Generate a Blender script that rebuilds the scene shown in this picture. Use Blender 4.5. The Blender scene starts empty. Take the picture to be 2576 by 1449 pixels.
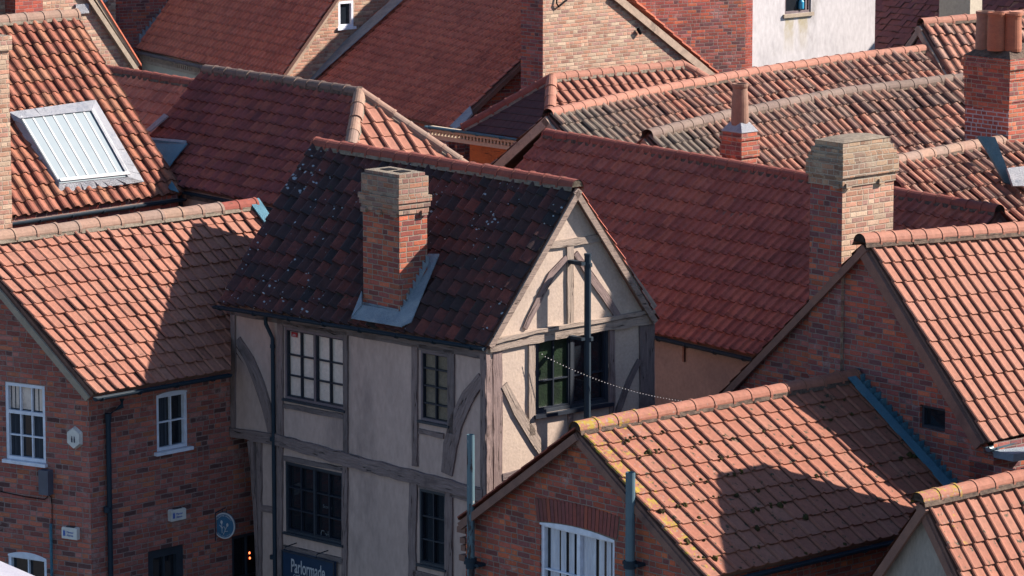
import bpy, bmesh, math, random
import numpy as np
from mathutils import Vector, noise as mnoise
random.seed(7)
scene = bpy.context.scene
V = Vector
R = math.radians
# ------------------------------------------------------------------ camera, sky, sun
HC = 15.4                       # camera height above the street
F, CX, CY, YH = 10000.0, 1288.0, 724.5, -950.0     # lens and horizon, in 2576 x 1449 units of the frame
PITCH = math.atan((CY - YH) / F)
CP, SP = math.cos(PITCH), math.sin(PITCH)
cd = bpy.data.cameras.new('camera'); cam = bpy.data.objects.new('camera', cd)
scene.collection.objects.link(cam); scene.camera = cam
cam.location = (0, 0, HC); cam.rotation_euler = (math.pi / 2 - PITCH, 0, 0)
cd.sensor_width = 36; cd.lens = F / 2576 * 36; cd.clip_end = 2000; cd.clip_start = 1
SUN_AZ, SUN_EL = 77.0, 34.0     # azimuth from +Y towards +X
sdir = V((math.sin(R(SUN_AZ)) * math.cos(R(SUN_EL)), math.cos(R(SUN_AZ)) * math.cos(R(SUN_EL)), math.sin(R(SUN_EL))))
w = bpy.data.worlds.new('World'); scene.world = w; w.use_nodes = True
nt = w.node_tree; bg = nt.nodes['Background']; sk = nt.nodes.new('ShaderNodeTexSky')
sk.sky_type = 'NISHITA'; sk.sun_disc = False; sk.sun_elevation = R(SUN_EL); sk.sun_rotation = R(SUN_AZ)
sk.dust_density = .4; sk.air_density = 1.0; sk.ozone_density = 3.5
nt.links.new(sk.outputs[0], bg.inputs[0]); bg.inputs[1].default_value = 0.07
sl = bpy.data.lights.new('sun', 'SUN'); sun = bpy.data.objects.new('sun', sl)
scene.collection.objects.link(sun); sl.energy = 5.0; sl.angle = R(0.5); sl.color = (1.0, 0.88, 0.77)
sun.rotation_euler = sdir.to_track_quat('Z', 'Y').to_euler(); sun.location = (20, 20, 40)
vs = scene.view_settings
vs.view_transform = 'Standard'; vs.look = 'None'; vs.gamma = 1; vs.exposure = 1.5
scene.render.film_transparent = False

# ------------------------------------------------------------------ survey helpers: sight line -> point on a known level / plane
def ray(x, y):
    a = (x - CX) / F; b = -(y - CY) / F
    return V((a, CP + b * SP, -SP + b * CP))
C0 = V((0, 0, HC))
def pd(x, y, d): r = ray(x, y); return C0 + r * (d / r.y)
def pz(x, y, z): r = ray(x, y); return C0 + r * ((z - HC) / r.z)
def pp(x, y, P, n): r = ray(x, y); return C0 + r * ((P - C0).dot(n) / r.dot(n))
def along(P, dr, px):           # point P + s*dr seen at column px
    Q = P - C0; k = (px - CX) / F
    w0 = Q.y * CP - Q.z * SP; wd = dr.y * CP - dr.z * SP
    s = (k * w0 - Q.x) / (dr.x - k * wd)
    return P + dr * s
def yaw(d): return V((math.cos(R(d)), math.sin(R(d)), 0))
UP = V((0, 0, 1))
DA, DB = yaw(131.0), yaw(43.5)   # the two street directions (receding left / receding right)

# ------------------------------------------------------------------ node helper
class NG:
    def __init__(s, mat):
        mat.use_nodes = True; s.t = mat.node_tree; s.n = s.t.nodes; s.l = s.t.links
        s.bsdf = s.n['Principled BSDF']
    def node(s, ty, **kw):
        nd = s.n.new(ty)
        for k, v in kw.items(): setattr(nd, k, v)
        return nd
    def set(s, sock, v):
        if isinstance(v, bpy.types.NodeSocket): s.l.new(v, sock)
        else: sock.default_value = v
    def math(s, op, a, b=None, c=None, clamp=False):
        nd = s.node('ShaderNodeMath', operation=op, use_clamp=clamp)
        s.set(nd.inputs[0], a)
        if b is not None: s.set(nd.inputs[1], b)
        if c is not None: s.set(nd.inputs[2], c)
        return nd.outputs[0]
    def noise(s, vec, scale, detail=4, rough=.55, dist=0, dim='3D'):
        nd = s.node('ShaderNodeTexNoise', noise_dimensions=dim)
        if vec is not None: s.l.new(vec, nd.inputs['Vector'])
        nd.inputs['Scale'].default_value = scale; nd.inputs['Detail'].default_value = detail
        nd.inputs['Roughness'].default_value = rough; nd.inputs['Distortion'].default_value = dist
        return nd.outputs['Fac']
    def ramp(s, fac, stops, interp='LINEAR'):
        nd = s.node('ShaderNodeValToRGB'); cr = nd.color_ramp; cr.interpolation = interp
        while len(cr.elements) < len(stops): cr.elements.new(.5)
        for e, (p, c) in zip(cr.elements, stops):
            e.position = p; e.color = (c[0], c[1], c[2], 1) if not isinstance(c, (int, float)) else (c, c, c, 1)
        s.l.new(fac, nd.inputs[0]); return nd.outputs[0]
    def mix(s, fac, a, b, mode='MIX'):
        nd = s.node('ShaderNodeMix', data_type='RGBA', blend_type=mode)
        s.set(nd.inputs[0], fac)
        for sk, v in ((nd.inputs[6], a), (nd.inputs[7], b)):
            if isinstance(v, bpy.types.NodeSocket): s.l.new(v, sk)
            else: sk.default_value = (v[0], v[1], v[2], 1)
        return nd.outputs[2]
    def mapr(s, v, a, b, c=0., d=1.):
        nd = s.node('ShaderNodeMapRange'); nd.clamp = True
        s.set(nd.inputs[0], v)
        for i, x in enumerate((a, b, c, d)): nd.inputs[i + 1].default_value = x
        return nd.outputs[0]
    def comb(s, x, y, z=0.):
        nd = s.node('ShaderNodeCombineXYZ')
        for i, v in enumerate((x, y, z)): s.set(nd.inputs[i], v)
        return nd.outputs[0]
    def attr(s, name): return s.node('ShaderNodeAttribute', attribute_name=name).outputs['Fac']
    def geo(s):
        return s.node('ShaderNodeNewGeometry').outputs['Position']
    def vscale(s, vec, sc):
        nd = s.node('ShaderNodeVectorMath', operation='MULTIPLY'); s.l.new(vec, nd.inputs[0]); nd.inputs[1].default_value = sc
        return nd.outputs[0]
    def bump(s, h, dist=.01, strength=1., normal=None):
        nd = s.node('ShaderNodeBump'); s.l.new(h, nd.inputs['Height']); nd.inputs['Distance'].default_value = dist
        nd.inputs['Strength'].default_value = strength
        if normal: s.l.new(normal, nd.inputs['Normal'])
        return nd.outputs[0]
    def out(s, col=None, rough=.85, normal=None, spec=.3, metal=0.):
        b = s.bsdf
        if col is not None: s.set(b.inputs['Base Color'], col if isinstance(col, bpy.types.NodeSocket) else (*col, 1))
        s.set(b.inputs['Roughness'], rough); b.inputs['Specular IOR Level'].default_value = spec
        b.inputs['Metallic'].default_value = metal
        if normal: s.l.new(normal, b.inputs['Normal'])
def mat(name):
    m = bpy.data.materials.new(name); return m, NG(m)

def m_tile(name, cols, dirt=.5, moss=0., yellow=0., white=0., dark=(.03, .025, .025), rough=.8, gain=1., grey=0., es=1.):
    """clay pantiles: a colour per tile, streaks of dirt, moss, lichens"""
    m, g = mat(name); P = g.geo()
    cols = [(c[0] * gain, c[1] * gain * .97, c[2] * gain * 1.06) if gain < 1 else c for c in cols]; dark = tuple(x * min(1, gain * 1.2) for x in dark)
    n = len(cols)
    c = g.ramp(g.attr('rnd'), [(i / n, x) for i, x in enumerate(cols)], 'CONSTANT')
    base = g.ramp(g.attr('rnd2'), [(0, cols[0]), (1, cols[n // 2])])
    c = g.mix(.35, c, base)
    v = g.mapr(g.noise(P, 14, 5, .7), .3, .7, .78, 1.15)
    c = g.mix(1., c, g.comb(v, v, v), 'MULTIPLY')
    big = g.noise(P, 1.3, 4, .65)
    d = g.math('MULTIPLY', g.mapr(big, .5, .72), dirt)
    streak = g.mapr(g.noise(g.vscale(P, (5, 5, 1.5)), 3, 5, .7), .52, .7)
    d = g.math('MAXIMUM', d, g.math('MULTIPLY', streak, dirt * .8))
    c = g.mix(d, c, dark)
    if grey:
        gf = g.math('MULTIPLY', g.attr('lich'), g.mapr(g.noise(P, 4, 4, .6), .3, .5, .55, 1.)); c = g.mix(gf, c, (.125, .10, .08))
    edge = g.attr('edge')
    c = g.mix(g.math('MULTIPLY', edge, g.mapr(g.noise(P, 9, 3), .35, .6, .3 * es, .95 * es)), c, dark)  # dark joints and course lips, with gap shadow painted in
    if moss:
        mm = g.mapr(g.noise(P, 9, 5, .7), .68 - moss * .14, .72 - moss * .14)
        c = g.mix(mm, c, (.035, .034, .02))
    if yellow:
        yy = g.math('ADD', g.noise(P, 8, 6, .8), g.math('MULTIPLY', g.attr('lich'), .225))
        c = g.mix(g.mapr(yy, .75, .78), c, (.24, .17, .02))
        gg = g.math('ADD', g.noise(g.vscale(P, (1, 1.1, .9)), 17, 6, .7), g.math('MULTIPLY', g.attr('lich'), .07))
        c = g.mix(g.math('MULTIPLY', g.mapr(gg, .66, .7), .8), c, (.20, .19, .175))
    if white:
        vo = g.node('ShaderNodeTexVoronoi'); g.l.new(P, vo.inputs['Vector']); vo.inputs['Scale'].default_value = 10.5
        rad = g.math('MULTIPLY', g.mapr(g.noise(P, 1.1, 3), .46, .74), .34 * white)
        rad = g.math('MULTIPLY', rad, g.mapr(g.noise(P, 40, 3), .3, .6, .55, 1.2))
        wm = g.math('LESS_THAN', vo.outputs['Distance'], rad)
        c = g.mix(g.math('MULTIPLY', wm, .7), c, (.36, .41, .44))
    nb = g.bump(g.noise(P, 60, 5, .65), .006, .7)
    g.out(c, rough, nb, .25); return m

def m_brick(name, cols, mortar, bw=.235, bh=.075, mw=.011, seed=0., stain=.4, pale=.0, palec=(.5, .45, .4), rough=.9, soot=None):
    m, g = mat(name); uv = g.node('ShaderNodeUVMap', uv_map='UVMap').outputs[0]
    nz = g.node('ShaderNodeTexNoise'); g.l.new(uv, nz.inputs['Vector']); nz.inputs['Scale'].default_value = 9; nz.inputs['Detail'].default_value = 3
    vm = g.node('ShaderNodeVectorMath', operation='MULTIPLY_ADD'); g.l.new(nz.outputs['Color'], vm.inputs[0])
    vm.inputs[1].default_value = (.022, .018, 0); g.l.new(uv, vm.inputs[2])
    sx = g.node('ShaderNodeSeparateXYZ'); g.l.new(vm.outputs[0], sx.inputs[0])
    u, v = sx.outputs[0], sx.outputs[1]
    vr = g.math('DIVIDE', v, bh); row = g.math('FLOOR', vr); fy = g.math('FRACT', vr)
    wn = g.node('ShaderNodeTexWhiteNoise', noise_dimensions='1D'); g.l.new(g.math('ADD', row, seed), wn.inputs['W'])
    off = g.math('ADD', g.math('MULTIPLY', g.math('MODULO', g.math('ABSOLUTE', row), 2.), .5), g.math('MULTIPLY', wn.outputs['Value'], .22))
    ur = g.math('ADD', g.math('DIVIDE', u, bw), off); col = g.math('FLOOR', ur); fx = g.math('FRACT', ur)
    # some bricks are laid as pairs of headers
    hn = g.node('ShaderNodeTexWhiteNoise', noise_dimensions='3D'); g.l.new(g.comb(col, row, seed + 3.3), hn.inputs['Vector'])
    hd = g.math('GREATER_THAN', hn.outputs['Value'], .72)
    fx2 = g.math('FRACT', g.math('MULTIPLY', fx, 2.)); half = g.math('FLOOR', g.math('MULTIPLY', fx, 2.))
    dxs = g.math('MULTIPLY', g.math('MINIMUM', fx, g.math('SUBTRACT', 1., fx)), bw)
    dxh = g.math('MULTIPLY', g.math('MINIMUM', fx2, g.math('SUBTRACT', 1., fx2)), bw * .5)
    mixf = g.node('ShaderNodeMix', data_type='FLOAT'); g.l.new(hd, mixf.inputs[0]); g.l.new(dxs, mixf.inputs[2]); g.l.new(dxh, mixf.inputs[3])
    dx = mixf.outputs[0]
    dy = g.math('MULTIPLY', g.math('MINIMUM', fy, g.math('SUBTRACT', 1., fy)), bh)
    dd = g.math('ADD', g.math('MINIMUM', dx, dy), g.math('MULTIPLY', g.math('SUBTRACT', g.noise(uv, 45, 3), .5), .007))
    bk = g.mapr(dd, mw * .45, mw * .85)
    idz = g.math('ADD', g.math('MULTIPLY', g.math('MULTIPLY', hd, half), 7.7), seed)
    wn2 = g.node('ShaderNodeTexWhiteNoise', noise_dimensions='3D'); g.l.new(g.comb(col, row, idz), wn2.inputs['Vector'])
    mean = [sum(c_[i_] for c_ in cols) / len(cols) for i_ in range(3)]; cols = [tuple((c_[i_] * .82 + mean[i_] * .18) * ((1.06, .86, .84) if pale < .28 else (.93, .95, .9))[i_] for i_ in range(3)) for c_ in cols]
    n = len(cols)
    c = g.ramp(wn2.outputs['Value'], [(i / n, x) for i, x in enumerate(cols)], 'CONSTANT')
    wn3 = g.node('ShaderNodeTexWhiteNoise', noise_dimensions='3D'); g.l.new(g.comb(row, col, idz), wn3.inputs['Vector'])
    vv = g.math('MULTIPLY', g.mapr(wn3.outputs['Value'], 0, 1, .75, 1.25), g.mapr(g.noise(uv, 30, 5, .7), .25, .75, .7, 1.3))
    c = g.mix(1., c, g.comb(vv, vv, vv), 'MULTIPLY')
    mor = g.mix(g.noise(uv, 12, 4), mortar, [x * .65 for x in mortar])
    c = g.mix(bk, mor, c)
    st = g.math('MULTIPLY', g.mapr(g.noise(uv, 1.6, 6, .7), .48, .7), stain)
    c = g.mix(st, c, (.06, .04, .035))
    if pale:
        pm = g.math('MULTIPLY', g.mapr(g.noise(g.vscale(uv, (1, 1, 1)), 2.7, 6, .75, .3), .62 - pale * .25, .72 - pale * .2), .75)
        c = g.mix(pm, c, palec)
    hgt = g.math('ADD', bk, g.math('MULTIPLY', g.noise(uv, 60, 4), .35))
    g.out(c, rough, g.bump(hgt, .012, .9), .2); return m

def m_plain(name, c1, c2, scale=4, rough=.8, bumpd=.003, spec=.3, metal=0., stretch=(1, 1, 1), c3=None, lo=.35, hi=.65):
    m, g = mat(name); P = g.vscale(g.geo(), stretch)
    c = g.mix(g.mapr(g.noise(P, scale, 6, .65), lo, hi), c1, c2)
    if c3: c = g.mix(g.mapr(g.noise(P, scale * .37, 6, .7), .55, .7), c, c3)
    fine = g.noise(P, scale * 9, 4, .6)
    v = g.mapr(fine, .3, .7, .88, 1.1); c = g.mix(1., c, g.comb(v, v, v), 'MULTIPLY')
    g.out(c, rough, g.bump(g.noise(P, scale * 12, 4), bumpd, .8), spec, metal); return m

def m_timber(name, c1, c2, dark=(.03, .022, .02)):
    m, g = mat(name); uv = g.node('ShaderNodeUVMap', uv_map='UVMap').outputs[0]
    s1 = g.noise(g.vscale(uv, (3, 45, 1)), 1.0, 6, .7, .6)
    c = g.mix(g.mapr(s1, .3, .7), c1, c2)
    cr = g.mapr(g.noise(g.vscale(uv, (2.2, 26, 1)), 1.3, 3, .6, .8), .62, .68)
    c = g.mix(cr, c, dark)
    st = g.mapr(g.noise(uv, 2.2, 5, .7), .5, .7); c = g.mix(g.math('MULTIPLY', st, .5), c, dark)
    g.out(c, .9, g.bump(g.math('SUBTRACT', s1, g.math('MULTIPLY', cr, .8)), .012, 1.), .2); return m

def m_glass(name, c, rough=.04):
    m, g = mat(name); P = g.geo()
    g.out(c, rough, g.bump(g.noise(P, 2.5, 2), .02, .25), .7); return m
def m_flat(name, c, rough=.6, spec=.4, emit=0.):
    m, g = mat(name); P = g.geo()
    v = g.mapr(g.noise(P, 8, 5, .6), .3, .7, .82, 1.12)
    cc = g.mix(1., g.comb(v, v, v), c, 'MULTIPLY')
    g.out(cc, rough, None, spec)
    if emit: g.bsdf.inputs['Emission Color'].default_value = (*c, 1); g.bsdf.inputs['Emission Strength'].default_value = emit
    return m
M = {}
TC = lambda *a: [tuple(x) for x in a]
# tiles
M['t_pink'] = m_tile('new_pantile', TC((.50, .20, .12), (.54, .22, .13), (.46, .18, .105), (.52, .24, .15), (.49, .195, .115)), .12, moss=.55, yellow=1., dark=(.16, .10, .07), gain=.46, es=.32)
M['t_clean'] = m_tile('clean_pantile', TC((.54, .235, .145), (.57, .25, .155), (.50, .21, .13), (.56, .26, .17), (.52, .225, .14)), .10, dark=(.2, .13, .09), gain=.46, es=.32)
M['t_orange'] = m_tile('orange_pantile', TC((.50, .215, .135), (.54, .24, .15), (.45, .19, .12), (.50, .24, .155), (.41, .17, .115), (.52, .225, .14)), .25, moss=.2, dark=(.14, .08, .06), gain=.52, es=.32)
M['t_sky'] = m_tile('amber_pantile', TC((.50, .175, .095), (.55, .22, .11), (.42, .14, .08), (.52, .2, .12), (.36, .115, .07), (.52, .25, .13)), .5, dark=(.07, .035, .025), gain=.46)
M['t_old'] = m_tile('weathered_pantile', TC((.42, .19, .115), (.34, .15, .09), (.46, .21, .13), (.24, .12, .08), (.38, .24, .17), (.43, .17, .10), (.22, .13, .10)), .45, moss=.2, dark=(.06, .045, .04), gain=.68, grey=1.)
M['t_grey'] = m_tile('greyed_pantile', TC((.26, .2, .14), (.2, .15, .11), (.33, .22, .15), (.15, .12, .09), (.3, .24, .17)), .6, moss=.5, dark=(.05, .045, .035), gain=.56)
M['t_red'] = m_tile('red_pantile', TC((.40, .115, .075), (.35, .095, .065), (.43, .13, .08), (.31, .085, .06), (.38, .12, .085), (.28, .08, .062)), .6, dark=(.09, .035, .03))
M['t_far'] = m_tile('far_red_pantile', TC((.52, .15, .09), (.46, .13, .08), (.55, .165, .095), (.41, .115, .075), (.50, .155, .10)), .5, dark=(.17, .055, .045))
M['t_wine'] = m_tile('wine_pantile', TC((.25, .062, .046), (.205, .052, .042), (.28, .075, .05), (.17, .045, .04), (.23, .062, .055), (.30, .085, .055)), .6, moss=.1, white=.2, dark=(.05, .022, .024))
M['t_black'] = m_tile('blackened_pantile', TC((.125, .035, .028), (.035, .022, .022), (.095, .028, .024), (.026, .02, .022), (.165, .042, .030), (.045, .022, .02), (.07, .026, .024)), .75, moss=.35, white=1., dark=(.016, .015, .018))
M['t_purple'] = m_tile('purple_plain_tile', TC((.13, .045, .045), (.11, .04, .045), (.15, .05, .045)), .3)
M['t_slate'] = m_tile('brown_plain_tile', TC((.075, .03, .028), (.065, .025, .025), (.085, .032, .028)), .3, white=.3)
# ridge
M['r_pink'] = m_tile('pink_ridge', TC((.52, .22, .135), (.55, .24, .15), (.49, .2, .125)), .1, yellow=1.1, dark=(.2, .12, .08), gain=.46)
M['r_clean'] = m_tile('clean_ridge', TC((.55, .25, .16), (.58, .27, .17), (.52, .23, .15)), .1, dark=(.2, .12, .08), gain=.46)
M['r_red'] = m_tile('red_ridge', TC((.38, .11, .07), (.34, .09, .06), (.40, .12, .08)), .3, moss=.1, dark=(.13, .06, .05), gain=.56)
M['r_old'] = m_tile('old_ridge', TC((.42, .26, .18), (.36, .24, .17), (.46, .3, .2), (.33, .25, .19)), .5, moss=.15, dark=(.16, .13, .1), gain=.56)
M['r_grey'] = m_tile('grey_ridge', TC((.24, .17, .13), (.27, .2, .15), (.2, .14, .11)), .4, moss=.35, dark=(.09, .07, .05), gain=.56)
# bricks
BR = TC((.34, .10, .055), (.22, .07, .05), (.40, .13, .06), (.17, .065, .055), (.29, .10, .07), (.25, .08, .06), (.45, .17, .07), (.12, .06, .06), (.31, .12, .09))
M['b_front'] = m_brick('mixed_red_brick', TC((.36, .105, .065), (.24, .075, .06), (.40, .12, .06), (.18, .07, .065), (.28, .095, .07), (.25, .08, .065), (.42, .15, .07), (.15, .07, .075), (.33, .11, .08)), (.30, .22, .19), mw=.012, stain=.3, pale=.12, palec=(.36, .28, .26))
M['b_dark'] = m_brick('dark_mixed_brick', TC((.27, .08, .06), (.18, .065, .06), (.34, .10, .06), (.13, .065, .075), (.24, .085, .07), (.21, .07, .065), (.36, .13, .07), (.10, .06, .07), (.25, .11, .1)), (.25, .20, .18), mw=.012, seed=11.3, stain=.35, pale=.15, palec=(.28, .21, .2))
M['b_left'] = m_brick('worn_town_brick', TC((.33, .12, .09), (.24, .09, .08), (.36, .13, .085), (.28, .12, .1), (.31, .12, .095), (.25, .095, .085), (.36, .15, .085), (.07, .05, .055), (.33, .16, .14), (.21, .09, .085), (.30, .115, .09)), (.31, .22, .2), bh=.075, mw=.012, seed=5.2, stain=.2, pale=.25, palec=(.33, .22, .2))
M['b_chim'] = m_brick('chimney_brick', TC((.31, .105, .065), (.22, .075, .06), (.36, .125, .07), (.17, .065, .062), (.27, .095, .065), (.33, .14, .08), (.14, .068, .07), (.29, .09, .06)), (.30, .235, .19), mw=.012, seed=8.2, stain=.35, pale=.1, palec=(.33, .26, .21))
M['b_buff'] = m_brick('lime_washed_brick', TC((.29, .16, .11), (.24, .135, .10), (.32, .19, .13), (.21, .14, .115), (.30, .21, .15), (.26, .17, .12)), (.36, .31, .25), mw=.012, seed=2.2, stain=.3, pale=.4, palec=(.31, .27, .2))
M['b_top'] = m_brick('sooty_stack_brick', TC((.27, .14, .11), (.22, .11, .10), (.33, .15, .10), (.2, .13, .12), (.28, .18, .14)), (.30, .25, .2), mw=.012, seed=3.7, stain=.4, pale=.3, palec=(.3, .25, .19))
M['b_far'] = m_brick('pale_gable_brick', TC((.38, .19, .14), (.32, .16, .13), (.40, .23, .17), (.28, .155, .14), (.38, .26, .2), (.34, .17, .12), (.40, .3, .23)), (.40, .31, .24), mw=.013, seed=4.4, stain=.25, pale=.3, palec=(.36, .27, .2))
M['b_modern'] = m_brick('modern_red_brick', TC((.27, .07, .05), (.29, .075, .052), (.25, .065, .048), (.28, .08, .055), (.17, .06, .055)), (.33, .2, .18), mw=.009, seed=1.4, stain=.1)
M['b_white'] = m_brick('chimney_with_white_joints', TC((.28, .08, .06), (.31, .10, .07), (.23, .07, .06)), (.46, .39, .38), mw=.018, seed=6.4, stain=.25)
# others
M['plaster'] = m_plain('cream_render', (.44, .355, .29), (.39, .315, .265), 3, .92, .004, .15, c3=(.33, .265, .22))
M['plaster_shade'] = m_plain('shade_tinted_render', (.43, .315, .275), (.38, .28, .245), 1.6, .92, .004, .15, c3=(.24, .18, .165), stretch=(1, 1, .4))  # shaded copy of the cream render: pink shade cast painted in, stain streaks
M['plaster_s'] = m_plain('dull_grey_render', (.235, .18, .16), (.20, .155, .14), 2.0, .92, .004, .15, c3=(.15, .115, .105))
M['grey_render'] = m_plain('grey_cement_render', (.30, .27, .24), (.22, .2, .18), 3.5, .95, .006, .15, stretch=(1, 1, .35), c3=(.13, .115, .1))
M['white_render'] = m_plain('stained_white_render', (.42, .405, .415), (.33, .32, .33), 1.1, .9, .003, .2, stretch=(1, 1, .45), c3=(.20, .19, .175), lo=.5, hi=.75)
M['algae'] = m_plain('green_algae_stain', (.42, .38, .22), (.62, .58, .48), 2.5, .95, .002, .1, stretch=(2, 2, .5))
M['timber'] = m_timber('weathered_oak', (.26, .195, .185), (.13, .095, .09), (.03, .022, .02))
M['timber_w'] = m_timber('pale_oak', (.36, .29, .24), (.22, .18, .155), (.06, .045, .04))
M['timber_d'] = m_timber('dark_oak', (.19, .15, .145), (.10, .08, .08))
M['orange_wood'] = m_timber('orange_boarding', (.42, .13, .04), (.3, .09, .03))
M['lead'] = m_plain('lead_sheet', (.235, .29, .335), (.15, .2, .25), 5, .55, .06, .5, c3=(.3, .34, .36))
M['lead_w'] = m_plain('white_flashing', (.34, .35, .38), (.26, .28, .32), 6, .6, .07, .3, c3=(.17, .2, .25))
M['teal'] = m_plain('teal_lead', (.045, .15, .22), (.065, .19, .26), 5, .55, .06, .4, c3=(.10, .22, .28))
M['mortar'] = m_plain('lime_mortar', (.25, .21, .17), (.14, .12, .095), 14, .95, .02, .1)
M['mortar_d'] = m_plain('dark_mortar', (.15, .11, .085), (.06, .045, .04), 14, .95, .02, .1)
M['gutter'] = m_flat('black_plastic_gutter', (.014, .026, .040), .6, .2)
M['pipe_blue'] = m_flat('slate_blue_pipe', (.055, .10, .13), .4, .5)
M['frame_w'] = m_flat('white_window_paint', (.60, .63, .72), .5, .4)
M['frame_m'] = m_flat('mauve_grey_paint', (.135, .105, .115), .6, .3)
M['frame_d'] = m_flat('dark_slate_paint', (.022, .030, .042), .5, .4)
M['bar_d'] = m_flat('black_glazing_bar', (.010, .016, .028), .5, .4)
M['glass'] = m_glass('dark_window_glass', (.010, .013, .018))
M['glass_sky'] = m_glass('rooflight_glass', (.15, .195, .22), .4)
M['curtain'] = m_plain('pale_curtain', (.62, .63, .68), (.42, .43, .5), 3, .9, .01, .1, stretch=(6, 6, .4))
M['curtain_d'] = m_plain('grey_blue_curtain', (.06, .07, .09), (.02, .024, .032), 3, .9, .01, .1, stretch=(14, 14, .2))
M['blind'] = m_plain('painted_pane_reflection', (.62, .52, .46), (.52, .43, .38), 2.2, .35, .01, .5, c3=(.22, .18, .17))  # pale outdoor reflection painted onto the panes
M['frost'] = m_plain('frosted_glass', (.27, .215, .155), (.17, .135, .1), 26, .4, .02, .5)
M['cream_paint'] = m_plain('cream_paint', (.42, .34, .25), (.37, .3, .22), 3, .7, .002, .3)
M['beige_paint'] = m_plain('beige_wall_paint', (.42, .37, .29), (.38, .335, .27), 1.5, .85, .002, .2)
M['stone'] = m_plain('tan_stone', (.33, .27, .21), (.25, .21, .165), 8, .9, .008, .2, c3=(.26, .21, .17))
M['clay'] = m_plain('terracotta', (.27, .10, .055), (.22, .08, .048), 3, .75, .003, .3, stretch=(1, 1, 3), c3=(.2, .09, .06))
M['clay_b'] = m_plain('buff_clay', (.22, .125, .09), (.16, .095, .07), 2, .75, .003, .3)
M['verge'] = m_plain('verge_boards', (.20, .11, .085), (.15, .085, .07), 6, .85, .004, .2, c3=(.09, .055, .05))
M['verge_p'] = m_plain('stone_coloured_verge', (.36, .27, .21), (.25, .19, .15), 6, .9, .006, .2, c3=(.15, .12, .1))
M['bargew'] = m_timber('grey_bargeboard', (.29, .22, .18), (.18, .14, .125))
M['dark'] = m_flat('dark_inside', (.006, .006, .008), .9, .1)
M['sign_b'] = m_flat('navy_sign_paint', (.008, .03, .07), .45, .4)
M['sign_t'] = m_flat('blue_sign_paint', (.02, .10, .19), .5, .4)
M['white'] = m_flat('white_paint', (.42, .42, .43), .5, .4)
M['boxw'] = m_flat('pale_plastic', (.55, .53, .50), .45, .4)
M['boxg'] = m_flat('grey_metal_box', (.075, .08, .11), .5, .4)
M['blue_ink'] = m_flat('blue_lettering', (.03, .09, .35), .6, .3)
M['dark_ink'] = m_flat('dark_lettering', (.03, .03, .06), .6, .3)
M['red_lamp'] = m_flat('small_red_lamp', (1., .16, .05), .4, .3, emit=1.6)
M['street'] = m_plain('street_paving', (.10, .09, .085), (.07, .065, .06), 6, .9, .01, .2)
M['awning'] = m_plain('white_canvas', (.30, .30, .34), (.26, .26, .31), 5, .8, .003, .2)
M['bottle'] = m_flat('blue_plastic', (.03, .25, .42), .3, .5)
M['faint'] = m_flat('faint_grey_lettering', (.10, .11, .12), .6, .2)
M['sticker'] = m_flat('dark_red_sticker', (.30, .02, .025), .6, .3)
M['green_room'] = m_plain('dim_green_interior', (.018, .036, .018), (.010, .016, .012), 3, .3, .01, .5)
M['bulb'] = m_flat('string_bulb', (.75, .70, .68), .3, .6)

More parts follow.
